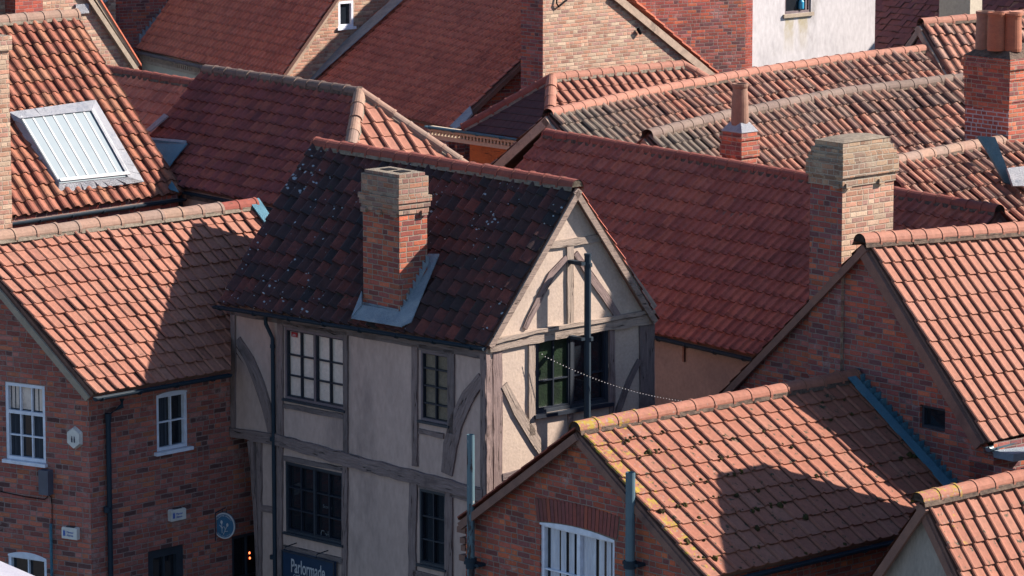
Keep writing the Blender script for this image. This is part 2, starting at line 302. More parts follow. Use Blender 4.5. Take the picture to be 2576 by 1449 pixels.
# ------------------------------------------------------------------ mesh builder
def auto_uv(pts):
    n = (pts[1] - pts[0]).cross(pts[2] - pts[0])
    if n.length < 1e-9 and len(pts) > 3: n = (pts[2] - pts[0]).cross(pts[3] - pts[0])
    if n.length < 1e-12: n = V((0, 0, 1))
    n.normalize()
    if abs(n.z) < .75:
        t = UP.cross(n).normalized(); return [(p.dot(t), p.z) for p in pts]
    return [(p.x, p.y) for p in pts]
class MB:
    def __init__(s): s.v = []; s.f = []; s.uv = []; s.mi = []; s.rnd = []
    def face(s, pts, mi=0, uv=None, r=None):
        pts = [V(p) for p in pts]; i = len(s.v); s.v += pts; s.f.append(list(range(i, i + len(pts))))
        s.uv.append(uv or auto_uv(pts)); s.mi.append(mi); s.rnd.append(random.random() if r is None else r)
    def box(s, o, a, b, c, mi=0, uvrot=False):
        """o corner, edge vectors a,b,c (right handed)"""
        o, a, b, c = V(o), V(a), V(b), V(c)
        if a.cross(b).dot(c) < 0: a, b = b, a
        P = [o, o + a, o + a + b, o + b, o + c, o + a + c, o + a + b + c, o + b + c]
        r = random.random()
        for q in ((3, 2, 1, 0), (4, 5, 6, 7), (0, 1, 5, 4), (1, 2, 6, 5), (2, 3, 7, 6), (3, 0, 4, 7)):
            s.face([P[k] for k in q], mi, r=r)
    def tube(s, pts, r, n=10, mi=0, cap=True, flat=False):
        pts = [V(p) for p in pts]; rings = []
        rr = r if isinstance(r, (list, tuple)) else [r] * len(pts)
        for i, p in enumerate(pts):
            t = (pts[min(i + 1, len(pts) - 1)] - pts[max(i - 1, 0)]).normalized()
            a = t.cross(UP if abs(t.z) < .9 else V((1, 0, 0))).normalized(); b = t.cross(a)
            rings.append([p + (a * math.cos(2 * math.pi * k / n) + b * math.sin(2 * math.pi * k / n)) * rr[i] for k in range(n)])
        for i in range(len(rings) - 1):
            for k in range(n):
                k2 = (k + 1) % n; s.face([rings[i][k], rings[i][k2], rings[i + 1][k2], rings[i + 1][k]], mi, r=.5)
        if cap: s.face(rings[0][::-1], mi, r=.5); s.face(rings[-1], mi, r=.5)
    def lathe(s, c, prof, n=20, mi=0):
        c = V(c); rings = [[c + V((math.cos(2 * math.pi * k / n) * r, math.sin(2 * math.pi * k / n) * r, z)) for k in range(n)] for r, z in prof]
        for i in range(len(rings) - 1):
            for k in range(n):
                k2 = (k + 1) % n; s.face([rings[i][k], rings[i][k2], rings[i + 1][k2], rings[i + 1][k]], mi, r=.5)
    def prism(s, poly, ext, mi=0):
        """poly: list of coplanar points, ext: thickness vector"""
        poly = [V(p) for p in poly]; ext = V(ext)
        n = V((0, 0, 0))
        for i in range(1, len(poly) - 1): n += (poly[i] - poly[0]).cross(poly[i + 1] - poly[0])
        if n.dot(ext) < 0: poly = poly[::-1]
        top = [p + ext for p in poly]; s.face(top, mi); s.face(poly[::-1], mi)
        m = len(poly)
        for i in range(m): s.face([poly[i], poly[(i + 1) % m], top[(i + 1) % m], top[i]], mi)
    def build(s, name, mats, parent=None, smooth=False, merge=False, clips=()):
        org = V(parent['_org']) if parent is not None and '_org' in parent else V((0, 0, 0))
        me = bpy.data.meshes.new(name)
        me.from_pydata([tuple(p - org) for p in s.v], [], s.f)
        uvl = me.uv_layers.new(name='UVMap')
        uvl.data.foreach_set('uv', [c for f in s.uv for p in f for c in p])
        for m_ in (mats if isinstance(mats, (list, tuple)) else [mats]): me.materials.append(m_)
        me.polygons.foreach_set('material_index', s.mi)
        at = me.attributes.new('rnd', 'FLOAT', 'FACE'); at.data.foreach_set('value', s.rnd)
        at = me.attributes.new('rnd2', 'FLOAT', 'FACE'); at.data.foreach_set('value', [(r * 7.13) % 1 for r in s.rnd])
        ea = getattr(s, 'edge', None)
        if ea: at = me.attributes.new('edge', 'FLOAT', 'FACE'); at.data.foreach_set('value', ea)
        la = getattr(s, 'lich', None)
        if la: at = me.attributes.new('lich', 'FLOAT', 'FACE'); at.data.foreach_set('value', la)
        if clips or merge:
            bm = bmesh.new(); bm.from_mesh(me)
            if merge: bmesh.ops.remove_doubles(bm, verts=bm.verts, dist=1e-4)
            for P, n in clips:
                bmesh.ops.bisect_plane(bm, geom=bm.verts[:] + bm.edges[:] + bm.faces[:], plane_co=V(P) - org, plane_no=n, clear_outer=True)
            bm.to_mesh(me); bm.free()
        if smooth: me.polygons.foreach_set('use_smooth', [True] * len(me.polygons))
        me.update()
        o = bpy.data.objects.new(name, me); scene.collection.objects.link(o)
        if parent is not None: o.parent = parent; o['_org'] = tuple(org)
        return o
def thing(name, label, cat, loc, group=None):
    o = bpy.data.objects.new(name, None); scene.collection.objects.link(o); o.location = loc
    o['label'] = label; o['category'] = cat; o['_org'] = tuple(loc); o.empty_display_size = .3
    if group: o['group'] = group
    return o
def tag(o, label, cat, group=None):
    o['label'] = label; o['category'] = cat
    if group: o['group'] = group
    return o
def settle(o, loc):                # give a one-mesh thing its origin at its own base
    loc = V(loc); o.data.transform(__import__('mathutils').Matrix.Translation(-loc)); o.location = loc; return o

# ------------------------------------------------------------------ polyline sampling
def lerp(pts, t):
    if len(pts) == 2: return pts[0].lerp(pts[1], t)
    L = [0]
    for i in range(len(pts) - 1): L.append(L[-1] + (pts[i + 1] - pts[i]).length)
    x = t * L[-1]
    for i in range(len(pts) - 1):
        if x <= L[i + 1] or i == len(pts) - 2: return pts[i].lerp(pts[i + 1], (x - L[i]) / (L[i + 1] - L[i]))
PROF = {   # across one tile: (position, height 0..1)
 'roll': [(0, .25), (.06, .8), (.14, 1.), (.22, .8), (.30, .22), (.42, .04), (.62, 0), (.85, .04), (.93, .0), (1, .05)],
 'ess': [(0, .5), (.1, .9), (.2, 1.), (.32, .8), (.45, .38), (.6, .08), (.74, 0), (.86, .1), (.93, .05), (1, .2)],
 'rolld': [(0, .3), (.06, .85), (.14, 1.), (.22, .8), (.32, .2), (.45, .03), (.65, 0), (.82, .02), (1, -.12)],
 'essd': [(0, .45), (.1, .9), (.22, 1.), (.36, .75), (.52, .35), (.68, .1), (.82, 0), (1, -.1)],
 'bold': [(0, .3), (.1, .75), (.22, 1.), (.36, 1.), (.5, .72), (.62, .25), (.74, 0), (.88, .02), (1, .3)],
 'plain': [(0, 0), (.03, .0), (.5, .12), (.97, .0), (1, -.4)]}
def roof(parent, top, bot, tw=.22, gauge=.3, m='t_red', prof='ess', amp=.045, thick=.022, jit=.006, clips=(), sag=.0, lich=None, name='roof', wob=.03, skip=0., slip=.0, notch=None):
    top = [V(p) for p in top]; bot = [V(p) for p in bot]
    n = (bot[0] - top[0]).cross(top[-1] - top[0]); flip = n.z < 0
    if flip: n = -n
    n.normalize()
    W = ((top[-1] - top[0]).length + (bot[-1] - bot[0]).length) / 2; Lh = ((bot[0] - top[0]).length + (bot[-1] - top[-1]).length) / 2
    nc = max(2, round(W / tw)); nr = max(2, round(Lh / gauge)); pr = PROF[prof]
    b = MB(); b.edge = []; b.lich = []; K = len(pr)
    def pos(s, t):
        s_ = min(max(s, -.02), 1.02)
        p = lerp(top, min(max(s, 0), 1)).lerp(lerp(bot, min(max(s, 0), 1)), t)
        if s > 1: p = p + (top[-1] - top[0]) / W * 0
        dz = -sag * math.sin(math.pi * s) * (1 - .3 * t) + wob * (mnoise.noise(p * .7) * 1.0)
        return p + n * dz
    # grid of base positions, evaluated once per tile corner
    for j in range(nr):
        for i in range(nc):
            if skip and random.random() < skip: pass
            r = random.random(); t0 = j / nr; t1 = min((j + 1.12) / nr, 1.012)
            dj = random.uniform(-jit, jit); sl = random.gauss(0, slip) / nr
            tl = random.uniform(-jit, jit) * .8
            lv = lich(i / nc, (j + .5) / nr) if lich else 0.
            A0, A1 = pos(i / nc, t0), pos((i + 1) / nc, t0); B0, B1 = pos(i / nc, t1 + sl), pos((i + 1) / nc, t1 + sl)
            M0, M1 = A0.lerp(B0, .82), A1.lerp(B1, .82)
            rows = []
            for (X0, X1, off) in ((A0, A1, 0.), (M0, M1, thick * .82), (B0, B1, thick), (B0, B1, -.012)):
                row = []
                for s_, h in pr:
                    if off < 0: hh = amp * h - .006
                    else: hh = amp * h + off
                    row.append(X0.lerp(X1, s_) + n * (hh + dj + tl * (s_ - .5) * 2 + .02))
                rows.append(row)
            for q in range(3):
                for k in range(K - 1):
                    f = [rows[q][k], rows[q + 1][k], rows[q + 1][k + 1], rows[q][k + 1]]
                    if flip: f = f[::-1]
                    i0 = len(b.v); b.v += f; b.f.append([i0, i0 + 1, i0 + 2, i0 + 3]); b.uv.append([(0, 0)] * 4)
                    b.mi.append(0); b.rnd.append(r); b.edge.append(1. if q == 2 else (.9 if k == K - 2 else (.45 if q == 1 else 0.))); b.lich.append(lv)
    # bed under the tiles, with thickness
    for i in range(nc):
        q = [pos(i / nc, 0), pos(i / nc, 1), pos((i + 1) / nc, 1), pos((i + 1) / nc, 0)]
        for off, rev in ((.0, flip), (-.07, not flip)):
            f = [p + n * off for p in q]
            if rev: f = f[::-1]
            i0 = len(b.v); b.v += f; b.f.append([i0, i0 + 1, i0 + 2, i0 + 3]); b.uv.append([(0, 0)] * 4); b.mi.append(1); b.rnd.append(.5); b.edge.append(0.); b.lich.append(0.)
    for (q0, q1) in [(pos(i / nc, 1), pos((i + 1) / nc, 1)) for i in range(nc)] + [(pos(0, 0), pos(0, 1)), (pos(1, 0), pos(1, 1))]:
        f = [q0, q1, q1 - n * .07, q0 - n * .07]; i0 = len(b.v); b.v += f; b.f.append([i0, i0 + 1, i0 + 2, i0 + 3]); b.uv.append([(0, 0)] * 4); b.mi.append(1); b.rnd.append(.5); b.edge.append(0.); b.lich.append(0.)
    o = b.build(name, [M[m], M['verge']], parent, clips=clips)
    if notch:          # roof cut back where it meets the front of the neighbouring house
        Pn_, nn_ = notch; org = V(parent['_org']); sd_ = V((Pn_.y, -Pn_.x, 0)).normalized(); bm = bmesh.new(); bm.from_mesh(o.data)
        for n_ in (nn_, sd_): bmesh.ops.bisect_plane(bm, geom=bm.verts[:] + bm.edges[:] + bm.faces[:], plane_co=Pn_ - org - (sd_ * .02), plane_no=n_)
        kill = [f for f in bm.faces if (f.calc_center_median() + org - Pn_).dot(nn_) > -.01 and (f.calc_center_median() + org - Pn_).dot(sd_) > -.02]
        bmesh.ops.delete(bm, geom=kill, context='FACES'); bm.to_mesh(o.data); bm.free()
    return o
def ridge(parent, pts, r=.11, m='r_red', piece=.36, mort='mortar', name='ridge_tiles', lich=None, bed=True, cover=1., endcap=False, drop=.0, skirt=.1):
    pts = [V(p) for p in pts]; L = sum((pts[i + 1] - pts[i]).length for i in range(len(pts) - 1)); n = max(1, round(L / piece))
    b = MB(); b.edge = []; b.lich = []; NS = 10
    for i in range(n):
        p0, p1 = lerp(pts, i / n), lerp(pts, min((i + 1.03) / n, 1)); t = (p1 - p0).normalized()
        sd = t.cross(UP).normalized(); u = sd.cross(t)
        rr = random.random(); dz = random.uniform(-.006, .006); yj = random.uniform(-.006, .006)
        lv = lich(i / n) if lich else 0.
        prev = None
        for (q, rad) in ((0, r * .95), (.88, r * 1.0), (.885, r * 1.08), (1., r * 1.08), (1., r * .85)):
            c = p0.lerp(p1, q) + u * (dz - r * .15 - drop) + sd * yj
            ring = []
            for k in range(NS + 1):
                a = math.pi * (-.08 + 1.16 * k / NS); ring.append(c + sd * math.cos(a) * rad * cover + u * math.sin(a) * rad)
            if prev:
                for k in range(NS):
                    b.face([prev[k], ring[k], ring[k + 1], prev[k + 1]][::-1], 0, r=rr); b.edge.append(1. if q == .885 else 0.); b.lich.append(lv)
            prev = ring
        if i == 0 and endcap or (i == n - 1 and endcap == 2):
            pe = p0 if i == 0 else p1
            c = pe + t * (.01 if i == 0 else -.01) - u * r * .15
            ring = [c + sd * math.cos(math.pi * k / NS) * r * .86 + u * math.sin(math.pi * k / NS) * r * .86 for k in range(NS + 1)]
            b.face(ring if i == 0 else ring[::-1], 1); b.edge.append(0.); b.lich.append(0.)
            b.face(ring[::-1] if i == 0 else ring, 1); b.edge.append(0.); b.lich.append(0.)
        if bed:
            for sg in (-1, 1):
                for (a0, z0, a1, z1) in ((.55, .3, .98, -.2), (.98, -.2, 1.1 , -.62)):
                    j0, j1 = random.uniform(.93, 1.1), random.uniform(.93, 1.1)
                    f = [p0 + sd * sg * r * a0 * cover + u * r * z0, p1 + sd * sg * r * a0 * cover + u * r * z0, p1 + sd * sg * r * a1 * j1 * cover + u * r * z1, p0 + sd * sg * r * a1 * j0 * cover + u * r * z1]
                    b.face(f if sg > 0 else f[::-1], 1); b.edge.append(0.); b.lich.append(0.)
    return b.build(name, [M[m], M[mort]], parent)

# ------------------------------------------------------------------ walls, windows, beams
class Wall:
    def __init__(s, P, t):
        s.P = V(P); s.t = V((t.x, t.y, 0)).normalized(); s.n = s.t.cross(UP)
    def loc(s, x, y):
        h = pp(x, y, s.P, s.n); return (h - s.P).dot(s.t), h.z
    def at(s, u, z, off=0.): return s.P + s.t * u + UP * (z - s.P.z) + s.n * off
    def px(s, x, y, off=0.): u, z = s.loc(x, y); return s.at(u, z, off)
    def moved(s, off): return Wall(s.P + s.n * off, s.t)
def build_wall(parent, W, u0, u1, z0, z1, m, wins=(), clips=(), depth=.09, name='wall', arch=False):
    b = MB(); rects = [w_['rect'] for w_ in wins]
    us = sorted({u0, u1} | {x for r in rects for x in (r[0], r[1]) if u0 < x < u1}); zs = sorted({z0, z1} | {x for r in rects for x in (r[2], r[3]) if z0 < x < z1})
    for i in range(len(us) - 1):
        for j in range(len(zs) - 1):
            cu, cz = (us[i] + us[i + 1]) / 2, (zs[j] + zs[j + 1]) / 2
            if any(r[0] < cu < r[1] and r[2] < cz < r[3] for r in rects): continue
            b.face([W.at(us[i], zs[j]), W.at(us[i + 1], zs[j]), W.at(us[i + 1], zs[j + 1]), W.at(us[i], zs[j + 1])])
    for r in rects:
        for (ua, za, ub, zb) in ((r[0], r[2], r[1], r[2]), (r[1], r[2], r[1], r[3]), (r[1], r[3], r[0], r[3]), (r[0], r[3], r[0], r[2])):
            b.face([W.at(ua, za), W.at(ub, zb), W.at(ub, zb, -depth - .06), W.at(ua, za, -depth - .06)])
    o = b.build(name, m, parent, clips=clips)
    for w_ in wins: make_window(parent, W, w_)
    return o
def win(W, p0, p1, **k):
    ua, za = W.loc(*p0); ub, zb = W.loc(*p1); k['rect'] = (min(ua, ub), max(ua, ub), min(za, zb), max(za, zb)); return k
def wbox(b, W, u0, u1, z0, z1, d0, d1, mi=0):
    b.box(W.at(u0, z0, d0), W.t * (u1 - u0), UP * (z1 - z0), W.n * (d1 - d0), mi)
def make_window(parent, W, k):
    u0, u1, z0, z1 = k['rect']; fw = k.get('fw', .055); rc = k.get('recess', .05); fm = k.get('frame', 'frame_w'); bm_ = k.get('bar', fm)
    b = MB(); w_ = u1 - u0; h = z1 - z0
    wbox(b, W, u0, u0 + fw, z0, z1, -rc - .05, -rc + .02); wbox(b, W, u1 - fw, u1, z0, z1, -rc - .05, -rc + .02)
    wbox(b, W, u0 + fw, u1 - fw, z1 - fw, z1, -rc - .05, -rc + .022); wbox(b, W, u0 + fw, u1 - fw, z0, z0 + fw, -rc - .05, -rc + .022)
    for s_ in k.get('mull', ()):       # thick mullions, fraction of width
        wbox(b, W, u0 + w_ * s_ - fw * .5, u0 + w_ * s_ + fw * .5, z0 + fw, z1 - fw, -rc - .05, -rc + .018)
    for s_ in k.get('trans', ()):      # thick transoms, fraction of height from the bottom
        wbox(b, W, u0 + fw, u1 - fw, z0 + h * s_ - fw * .5, z0 + h * s_ + fw * .5, -rc - .05, -rc + .02)
    if k.get('arch'):                  # segmental head
        n = 10; pts = []
        for i in range(n + 1):
            t = i / n; pts.append((u0 + w_ * t, z1 - .005 + k['arch'] * (4 * t * (1 - t))))
        for i in range(n):
            b.prism([W.at(pts[i][0], z1 - .03, -rc - .05), W.at(pts[i + 1][0], z1 - .03, -rc - .05), W.at(*pts[i + 1], -rc - .05), W.at(*pts[i], -rc - .05)], W.n * (.055 + rc))
    fr = b.build('window', M[fm], parent)
    b = MB(); bw = k.get('bw', .02)
    edges = [0] + list(k.get('mull', ())) + [1]
    for i in range(len(edges) - 1):
        a0 = u0 + w_ * edges[i] + fw * (.5 if i else 1); a1 = u0 + w_ * edges[i + 1] - fw * (.5 if i + 2 < len(edges) else 1)
        nv = k.get('nv', 1)
        for q in range(1, nv + 1):
            c = a0 + (a1 - a0) * q / (nv + 1); wbox(b, W, c - bw / 2, c + bw / 2, z0 + fw, z1 - fw, -rc - .04, -rc + .004)
        if k.get('lightframe'):
            lf = k['lightframe']
            for (x0, x1, y0, y1) in ((a0, a0 + lf, z0 + fw, z1 - fw), (a1 - lf, a1, z0 + fw, z1 - fw), (a0 + lf, a1 - lf, z0 + fw, z0 + fw + lf), (a0 + lf, a1 - lf, z1 - fw - lf, z1 - fw)):
                wbox(b, W, x0, x1, y0, y1, -rc - .04, -rc + .008)
    for s_ in k.get('hbars', ()):
        c = z0 + h * s_; wbox(b, W, u0 + fw, u1 - fw, c - bw / 2, c + bw / 2, -rc - .04, -rc + .002)
    if b.f: b.build('glazing_bar', M[bm_], fr)
    b = MB(); g0 = -rc - .045
    b.face([W.at(u0 + .01, z0 + .01, g0), W.at(u1 - .01, z0 + .01, g0), W.at(u1 - .01, z1 - .01, g0), W.at(u0 + .01, z1 - .01, g0)])
    b.build('pane', M[k.get('glass', 'glass')], fr)
    for (s0, s1, cm) in k.get('curt', ()):   # curtain hanging just behind the glass plane, shown in front of the dark pane
        b = MB(); n = max(2, int((s1 - s0) * w_ / .035)); pts = []
        for i in range(n + 1):
            t = s0 + (s1 - s0) * i / n; pts.append((u0 + w_ * t, g0 + .003 + (.012 if i % 2 else 0)))
        for i in range(n):
            (ua, da), (ub, db) = pts[i], pts[i + 1]
            b.face([W.at(ua, z0 + .03, da), W.at(ub, z0 + .03, db), W.at(ub, z1 - .02, db), W.at(ua, z1 - .02, da)])
        b.build('curtain', M[cm], fr)
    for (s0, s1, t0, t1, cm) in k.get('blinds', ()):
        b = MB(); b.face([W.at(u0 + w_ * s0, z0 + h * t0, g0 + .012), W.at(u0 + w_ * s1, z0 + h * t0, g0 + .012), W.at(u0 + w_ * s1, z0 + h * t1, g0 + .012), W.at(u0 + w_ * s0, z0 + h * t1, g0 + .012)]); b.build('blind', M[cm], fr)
    if k.get('sill'):
        so, sh, sd = k['sill']; b = MB(); wbox(b, W, u0 - so, u1 + so, z0 - sh, z0 - .001, -rc - .04, sd)
        b.build('sill', M[k.get('sillm', fm)], fr)
    return fr
def beam(parent, W, pts, wd, name='timber_beam', m='timber', proud=.03, px=True, wob=.006, back=.04):
    P = [W.loc(*p) for p in pts] if px else list(pts)
    wds = wd if isinstance(wd, (list, tuple)) else [wd] * len(P)
    Q = []
    for i in range(len(P) - 1):
        L = math.hypot(P[i + 1][0] - P[i][0], P[i + 1][1] - P[i][1]); n = max(1, int(L / .16))
        for j in range(n + (i == len(P) - 2)):
            t = j / n; Q.append((P[i][0] + (P[i + 1][0] - P[i][0]) * t, P[i][1] + (P[i + 1][1] - P[i][1]) * t, wds[i] + (wds[i + 1] - wds[i]) * t))
    b = MB(); prev = None; s = random.uniform(0, 9)
    for i, (u, z, w_) in enumerate(Q):
        a = Q[max(i - 1, 0)]; c = Q[min(i + 1, len(Q) - 1)]; dx, dz = c[0] - a[0], c[1] - a[1]; L = math.hypot(dx, dz) or 1
        nx, nz = -dz / L, dx / L; e1 = w_ / 2 + random.uniform(-wob, wob); e2 = w_ / 2 + random.uniform(-wob, wob)
        cur = [(u + nx * e1, z + nz * e1), (u - nx * e2, z - nz * e2)]
        if prev:
            s2 = s + math.hypot(u - Q[i - 1][0], z - Q[i - 1][1])
            A, B_, C_, D_ = W.at(*prev[0], proud), W.at(*prev[1], proud), W.at(*cur[1], proud), W.at(*cur[0], proud)
            fr = [A, B_, C_, D_]; nn = (B_ - A).cross(D_ - A)
            uv = [(s, 0), (s, w_), (s2, w_), (s2, 0)]
            if nn.dot(W.n) < 0: fr = fr[::-1]; uv = uv[::-1]
            b.face(fr, 0, uv)
            for k in (0, 1):
                b.face([W.at(*prev[k], -back), W.at(*cur[k], -back), W.at(*cur[k], proud), W.at(*prev[k], proud)], 0, [(s, .3), (s2, .3), (s2, .36), (s, .36)])
            s = s2
        else: b.face([W.at(*cur[0], -back), W.at(*cur[1], -back), W.at(*cur[1], proud), W.at(*cur[0], proud)], 0, [(0, 0), (.2, 0), (.2, .05), (0, .05)])
        prev = cur
    b.face([W.at(*prev[0], -back), W.at(*prev[1], -back), W.at(*prev[1], proud), W.at(*prev[0], proud)], 0, [(0, 0), (.2, 0), (.2, .05), (0, .05)])
    return b.build(name, M[m], parent)
def flashing(parent, W, p0, p1, band=.10, tooth=.10, n=9, m='lead', off=.014, px=True, name='lead_flashing', under=.03):
    a = W.loc(*p0) if px else p0; c = W.loc(*p1) if px else p1
    b = MB(); lo, hi = (a, c) if a[1] < c[1] else (c, a)      # climb from low to high
    du, dz = (hi[0] - lo[0]) / n, (hi[1] - lo[1]) / n
    for i in range(n):
        u_, z_ = lo[0] + du * i, lo[1] + dz * i; j = random.uniform(-.012, .012)
        top0, top1 = z_ + band + tooth * .95 + j, z_ + dz + band * .95
        if top1 > top0: top0, top1 = (top0 + .02, top0)
        b.prism([W.at(u_, z_ - under, .001), W.at(u_ + du, z_ + dz - under, .001), W.at(u_ + du * .98, z_ + dz + band, .001), W.at(u_, z_ + band + tooth * .9 + dz * .35 + j, .001)], W.n * off)
    return b.build(name, M[m], parent)
def strip(parent, pts, wvec, th, m, name, mi=0):
    b = MB(); pts = [V(p) for p in pts]
    for i in range(len(pts) - 1): b.prism([pts[i], pts[i + 1], pts[i + 1] + V(wvec), pts[i] + V(wvec)], V(th))
    return b.build(name, M[m], parent)
def barge(parent, p0, p1, n, depth=.12, th=.05, m='verge', name='verge_board', drop=.01, sub=1):
    p0, p1 = V(p0), V(p1); b = MB(); d = (p1 - p0).normalized(); pr = n.cross(d); 
    if pr.z > 0: pr = -pr
    k = sub
    for i in range(k):
        q0, q1 = p0.lerp(p1, i / k), p0.lerp(p1, (i + 1) / k); j = random.uniform(-.01, .01) if k > 1 else 0
        b.box(q0 + pr * drop, q1 - q0, pr * (depth + j), n * th)
    return b.build(name, M[m], parent)
def gutter(parent, p0, p1, r=.055, m='gutter', out=V((0, 0, 0)), name='gutter', brackets=.7):
    p0, p1 = V(p0) + out, V(p1) + out; b = MB(); t = (p1 - p0).normalized(); sd = t.cross(UP).normalized(); N = 8
    prev = None
    for p in (p0, p1):
        ring = [p + sd * math.cos(math.pi * k / N) * r - UP * math.sin(math.pi * k / N) * r for k in range(N + 1)] + [p + sd * math.cos(math.pi * k / N) * r * .85 - UP * math.sin(math.pi * k / N) * r * .85 for k in range(N, -1, -1)]
        if prev:
            for k in range(len(ring)): k2 = (k + 1) % len(ring); b.face([prev[k], prev[k2], ring[k2], ring[k]], 0, r=.5)
        prev = ring
        b.face([p + sd * math.cos(math.pi * k / N) * r - UP * math.sin(math.pi * k / N) * r for k in range(N + 1)], 0, r=.5)
    L = (p1 - p0).length
    for i in range(int(L / brackets) + 1):
        c = p0 + t * (i * brackets + .1)
        pts = [c + sd * math.cos(math.pi * k / N) * r * 1.12 - UP * math.sin(math.pi * k / N) * r * 1.12 for k in range(N + 1)]
        for k in range(N): b.box(pts[k], pts[k + 1] - pts[k], t * .03, (pts[k] - c).normalized() * .008)
    return b.build(name, M[m], parent)
def pipe(parent, pts, r, m='gutter', name='downpipe', collars=()):
    b = MB(); b.tube(pts, r, 12)
    for (p, rr, h) in collars: p = V(p); b.tube([p - UP * h / 2, p + UP * h / 2], rr, 12)
    return b.build(name, M[m], parent, smooth=False)
def text(parent, W, u, z, off, s, size, m, name='lettering', xs=1., align='LEFT', bold=0.):
    cu = bpy.data.curves.new(name, 'FONT'); cu.body = s; cu.size = size; cu.extrude = .002; cu.offset = bold; cu.align_x = align
    tmp = bpy.data.objects.new('tmp', cu); scene.collection.objects.link(tmp)
    bpy.context.view_layer.update()
    me = bpy.data.meshes.new_from_object(tmp.evaluated_get(bpy.context.evaluated_depsgraph_get())); bpy.data.objects.remove(tmp)
    org = V(parent['_org'])
    for v in me.vertices:
        v.co = W.at(u + v.co.x * xs, z + v.co.y, off + v.co.z) - org
    me.materials.clear(); me.materials.append(M[m])
    o = bpy.data.objects.new(name, me); scene.collection.objects.link(o); o.parent = parent; o['_org'] = tuple(org); return o
def chimney(parent, front, d, xl, xr, zbot, courses, m='b_chim', m2=None, m3=None, dl=None, dr=None, cap='mortar', name='chimney', rough=.0, damage=False):
    """front: pixel of the top of the near vertical edge; the two faces run back along dl and dr"""
    dl = dl or DA; dr = dr or DB; T = pd(front[0], front[1], d)
    sl_ = (along(T, dl, xl) - T).length; sr_ = (along(T, dr, xr) - T).length; zt = T.z
    b = MB()
    for (h0, h1, o_) in courses:      # heights measured down from the top
        z1 = zt - h0; z0 = (zt - h1) if h1 is not None else zbot
        c = V((T.x, T.y, 0)) - dl * o_ - dr * o_; A_ = dl * (sl_ + 2 * o_); B_ = dr * (sr_ + 2 * o_)
        P = [c, c + B_, c + B_ + A_, c + A_]
        for i in range(4):
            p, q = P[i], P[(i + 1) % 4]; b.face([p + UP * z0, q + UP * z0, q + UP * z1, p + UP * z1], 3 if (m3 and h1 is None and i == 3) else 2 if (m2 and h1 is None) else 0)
        b.face([p + UP * z1 for p in P], 1); b.face([p + UP * z0 for p in P][::-1], 0)
    if damage:                        # uneven dog-tooth course
        for f, L, s_ in ((dr, sr_, dl), (dl, sl_, dr)):
            x = .03
            while x < L - .1:
                if random.random() < .55:
                    c = V((T.x, T.y, 0)) + f * x - s_ * .05; z = zt - damage
                    b.box(c + UP * z, f * .11, s_ * .06, UP * .07)
                x += .17
    o = b.build(name, [M[m], M[cap], M[m2 or m], M[m3 or m]], parent)
    return o, T, sl_, sr_
def pot(parent, c, prof, m='clay'):
    b = MB(); b.lathe(c, prof, 22); return b.build('chimney_pot', M[m], parent, smooth=True)
def shell(parent, cor, zt, m, apex=None, skip=(), z0=0., name='wall', inner=.0):
    """plain walls round a footprint; apex = {edge index: point}"""
    b = MB(); apex = apex or {}
    for i in range(len(cor)):
        if i in skip: continue
        p, q = V(cor[i]), V(cor[(i + 1) % len(cor)]); zp = zt
        f = [V((p.x, p.y, z0)), V((q.x, q.y, z0)), V((q.x, q.y, zp))]
        if i in apex: a = V(apex[i]); f.append(V((a.x, a.y, a.z)))
        f.append(V((p.x, p.y, zp))); b.face(f, uv=[(x, y) for x, y in [((v - p).dot((q - p).normalized()) + i * 3.3, v.z) for v in f]])
    return b.build(name, m if not isinstance(m, str) else M[m], parent)
def hplane(a, b, pitch, toward):
    """roof plane through ridge a-b falling at `pitch` degrees towards the horizontal direction nearest `toward`"""
    u = (b - a); u.z = 0; u.normalize(); pr = V((u.y, -u.x, 0))
    if pr.dot(toward) < 0: pr = -pr
    n = pr * math.sin(R(pitch)) + UP * math.cos(R(pitch)); return n, pr, u
FRONT = V((0, -1, 0))
def vp(x, y, P, dr): return pp(x, y, V(P), V((dr.y, -dr.x, 0)).normalized())   # point seen at x,y on the upright plane through P along dr
def flat(v): return V((v.x, v.y, 0))
def g0(p, z=0.): return V((p.x, p.y, z))
def rise(p, dz): return V((p.x, p.y, p.z + dz))

# ------------------------------------------------------------------ ground
b = MB(); 
for i in range(-6, 7):
    for j in range(0, 13): b.face([V((i * 100 - 50, j * 100 - 200, 0)), V((i * 100 + 50, j * 100 - 200, 0)), V((i * 100 + 50, j * 100 - 100, 0)), V((i * 100 - 50, j * 100 - 100, 0))])
gr = b.build('ground', M['street'], None); gr['kind'] = 'structure'

# ================================================================== half-timbered house in the middle
a4 = pd(1450, 472, 55); b4 = pz(796, 366, a4.z); u4 = (b4 - a4).normalized()
e4 = pp(1225, 868, a4, u4); l4 = pp(1652, 794, a4, u4); l4.z = e4.z
ef4 = pz(556, 764, e4.z); lf4 = b4 + (l4 - a4)
H4 = thing('timber_framed_house', 'cream half-timbered house with grey oak beams, dark mossy pantiles and a brick stack', 'house', g0((e4 + l4) / 2 + u4 * 2.9))
ag = a4 + u4 * .07
K = pp(1224, 893, ag, u4); K2 = pz(583, 779, K.z)
WF = Wall(K2, K - K2); WG = Wall(K, l4 - e4)
wf = (K - K2).length; ug = WG.loc(1641, 830)[0]
zb = WF.loc(900, 1162)[1]          # level of the long rail between the storeys
ul = WF.loc(646, 1250)[0]
fr4 = dict(frame='frame_m', bar='bar_d', fw=.035, recess=.02, bw=.022)
wU1 = win(WF, (716, 822), (868, 1031), mull=(.5,), nv=1, hbars=(.33, .62), lightframe=.018, glass='blind', **fr4)
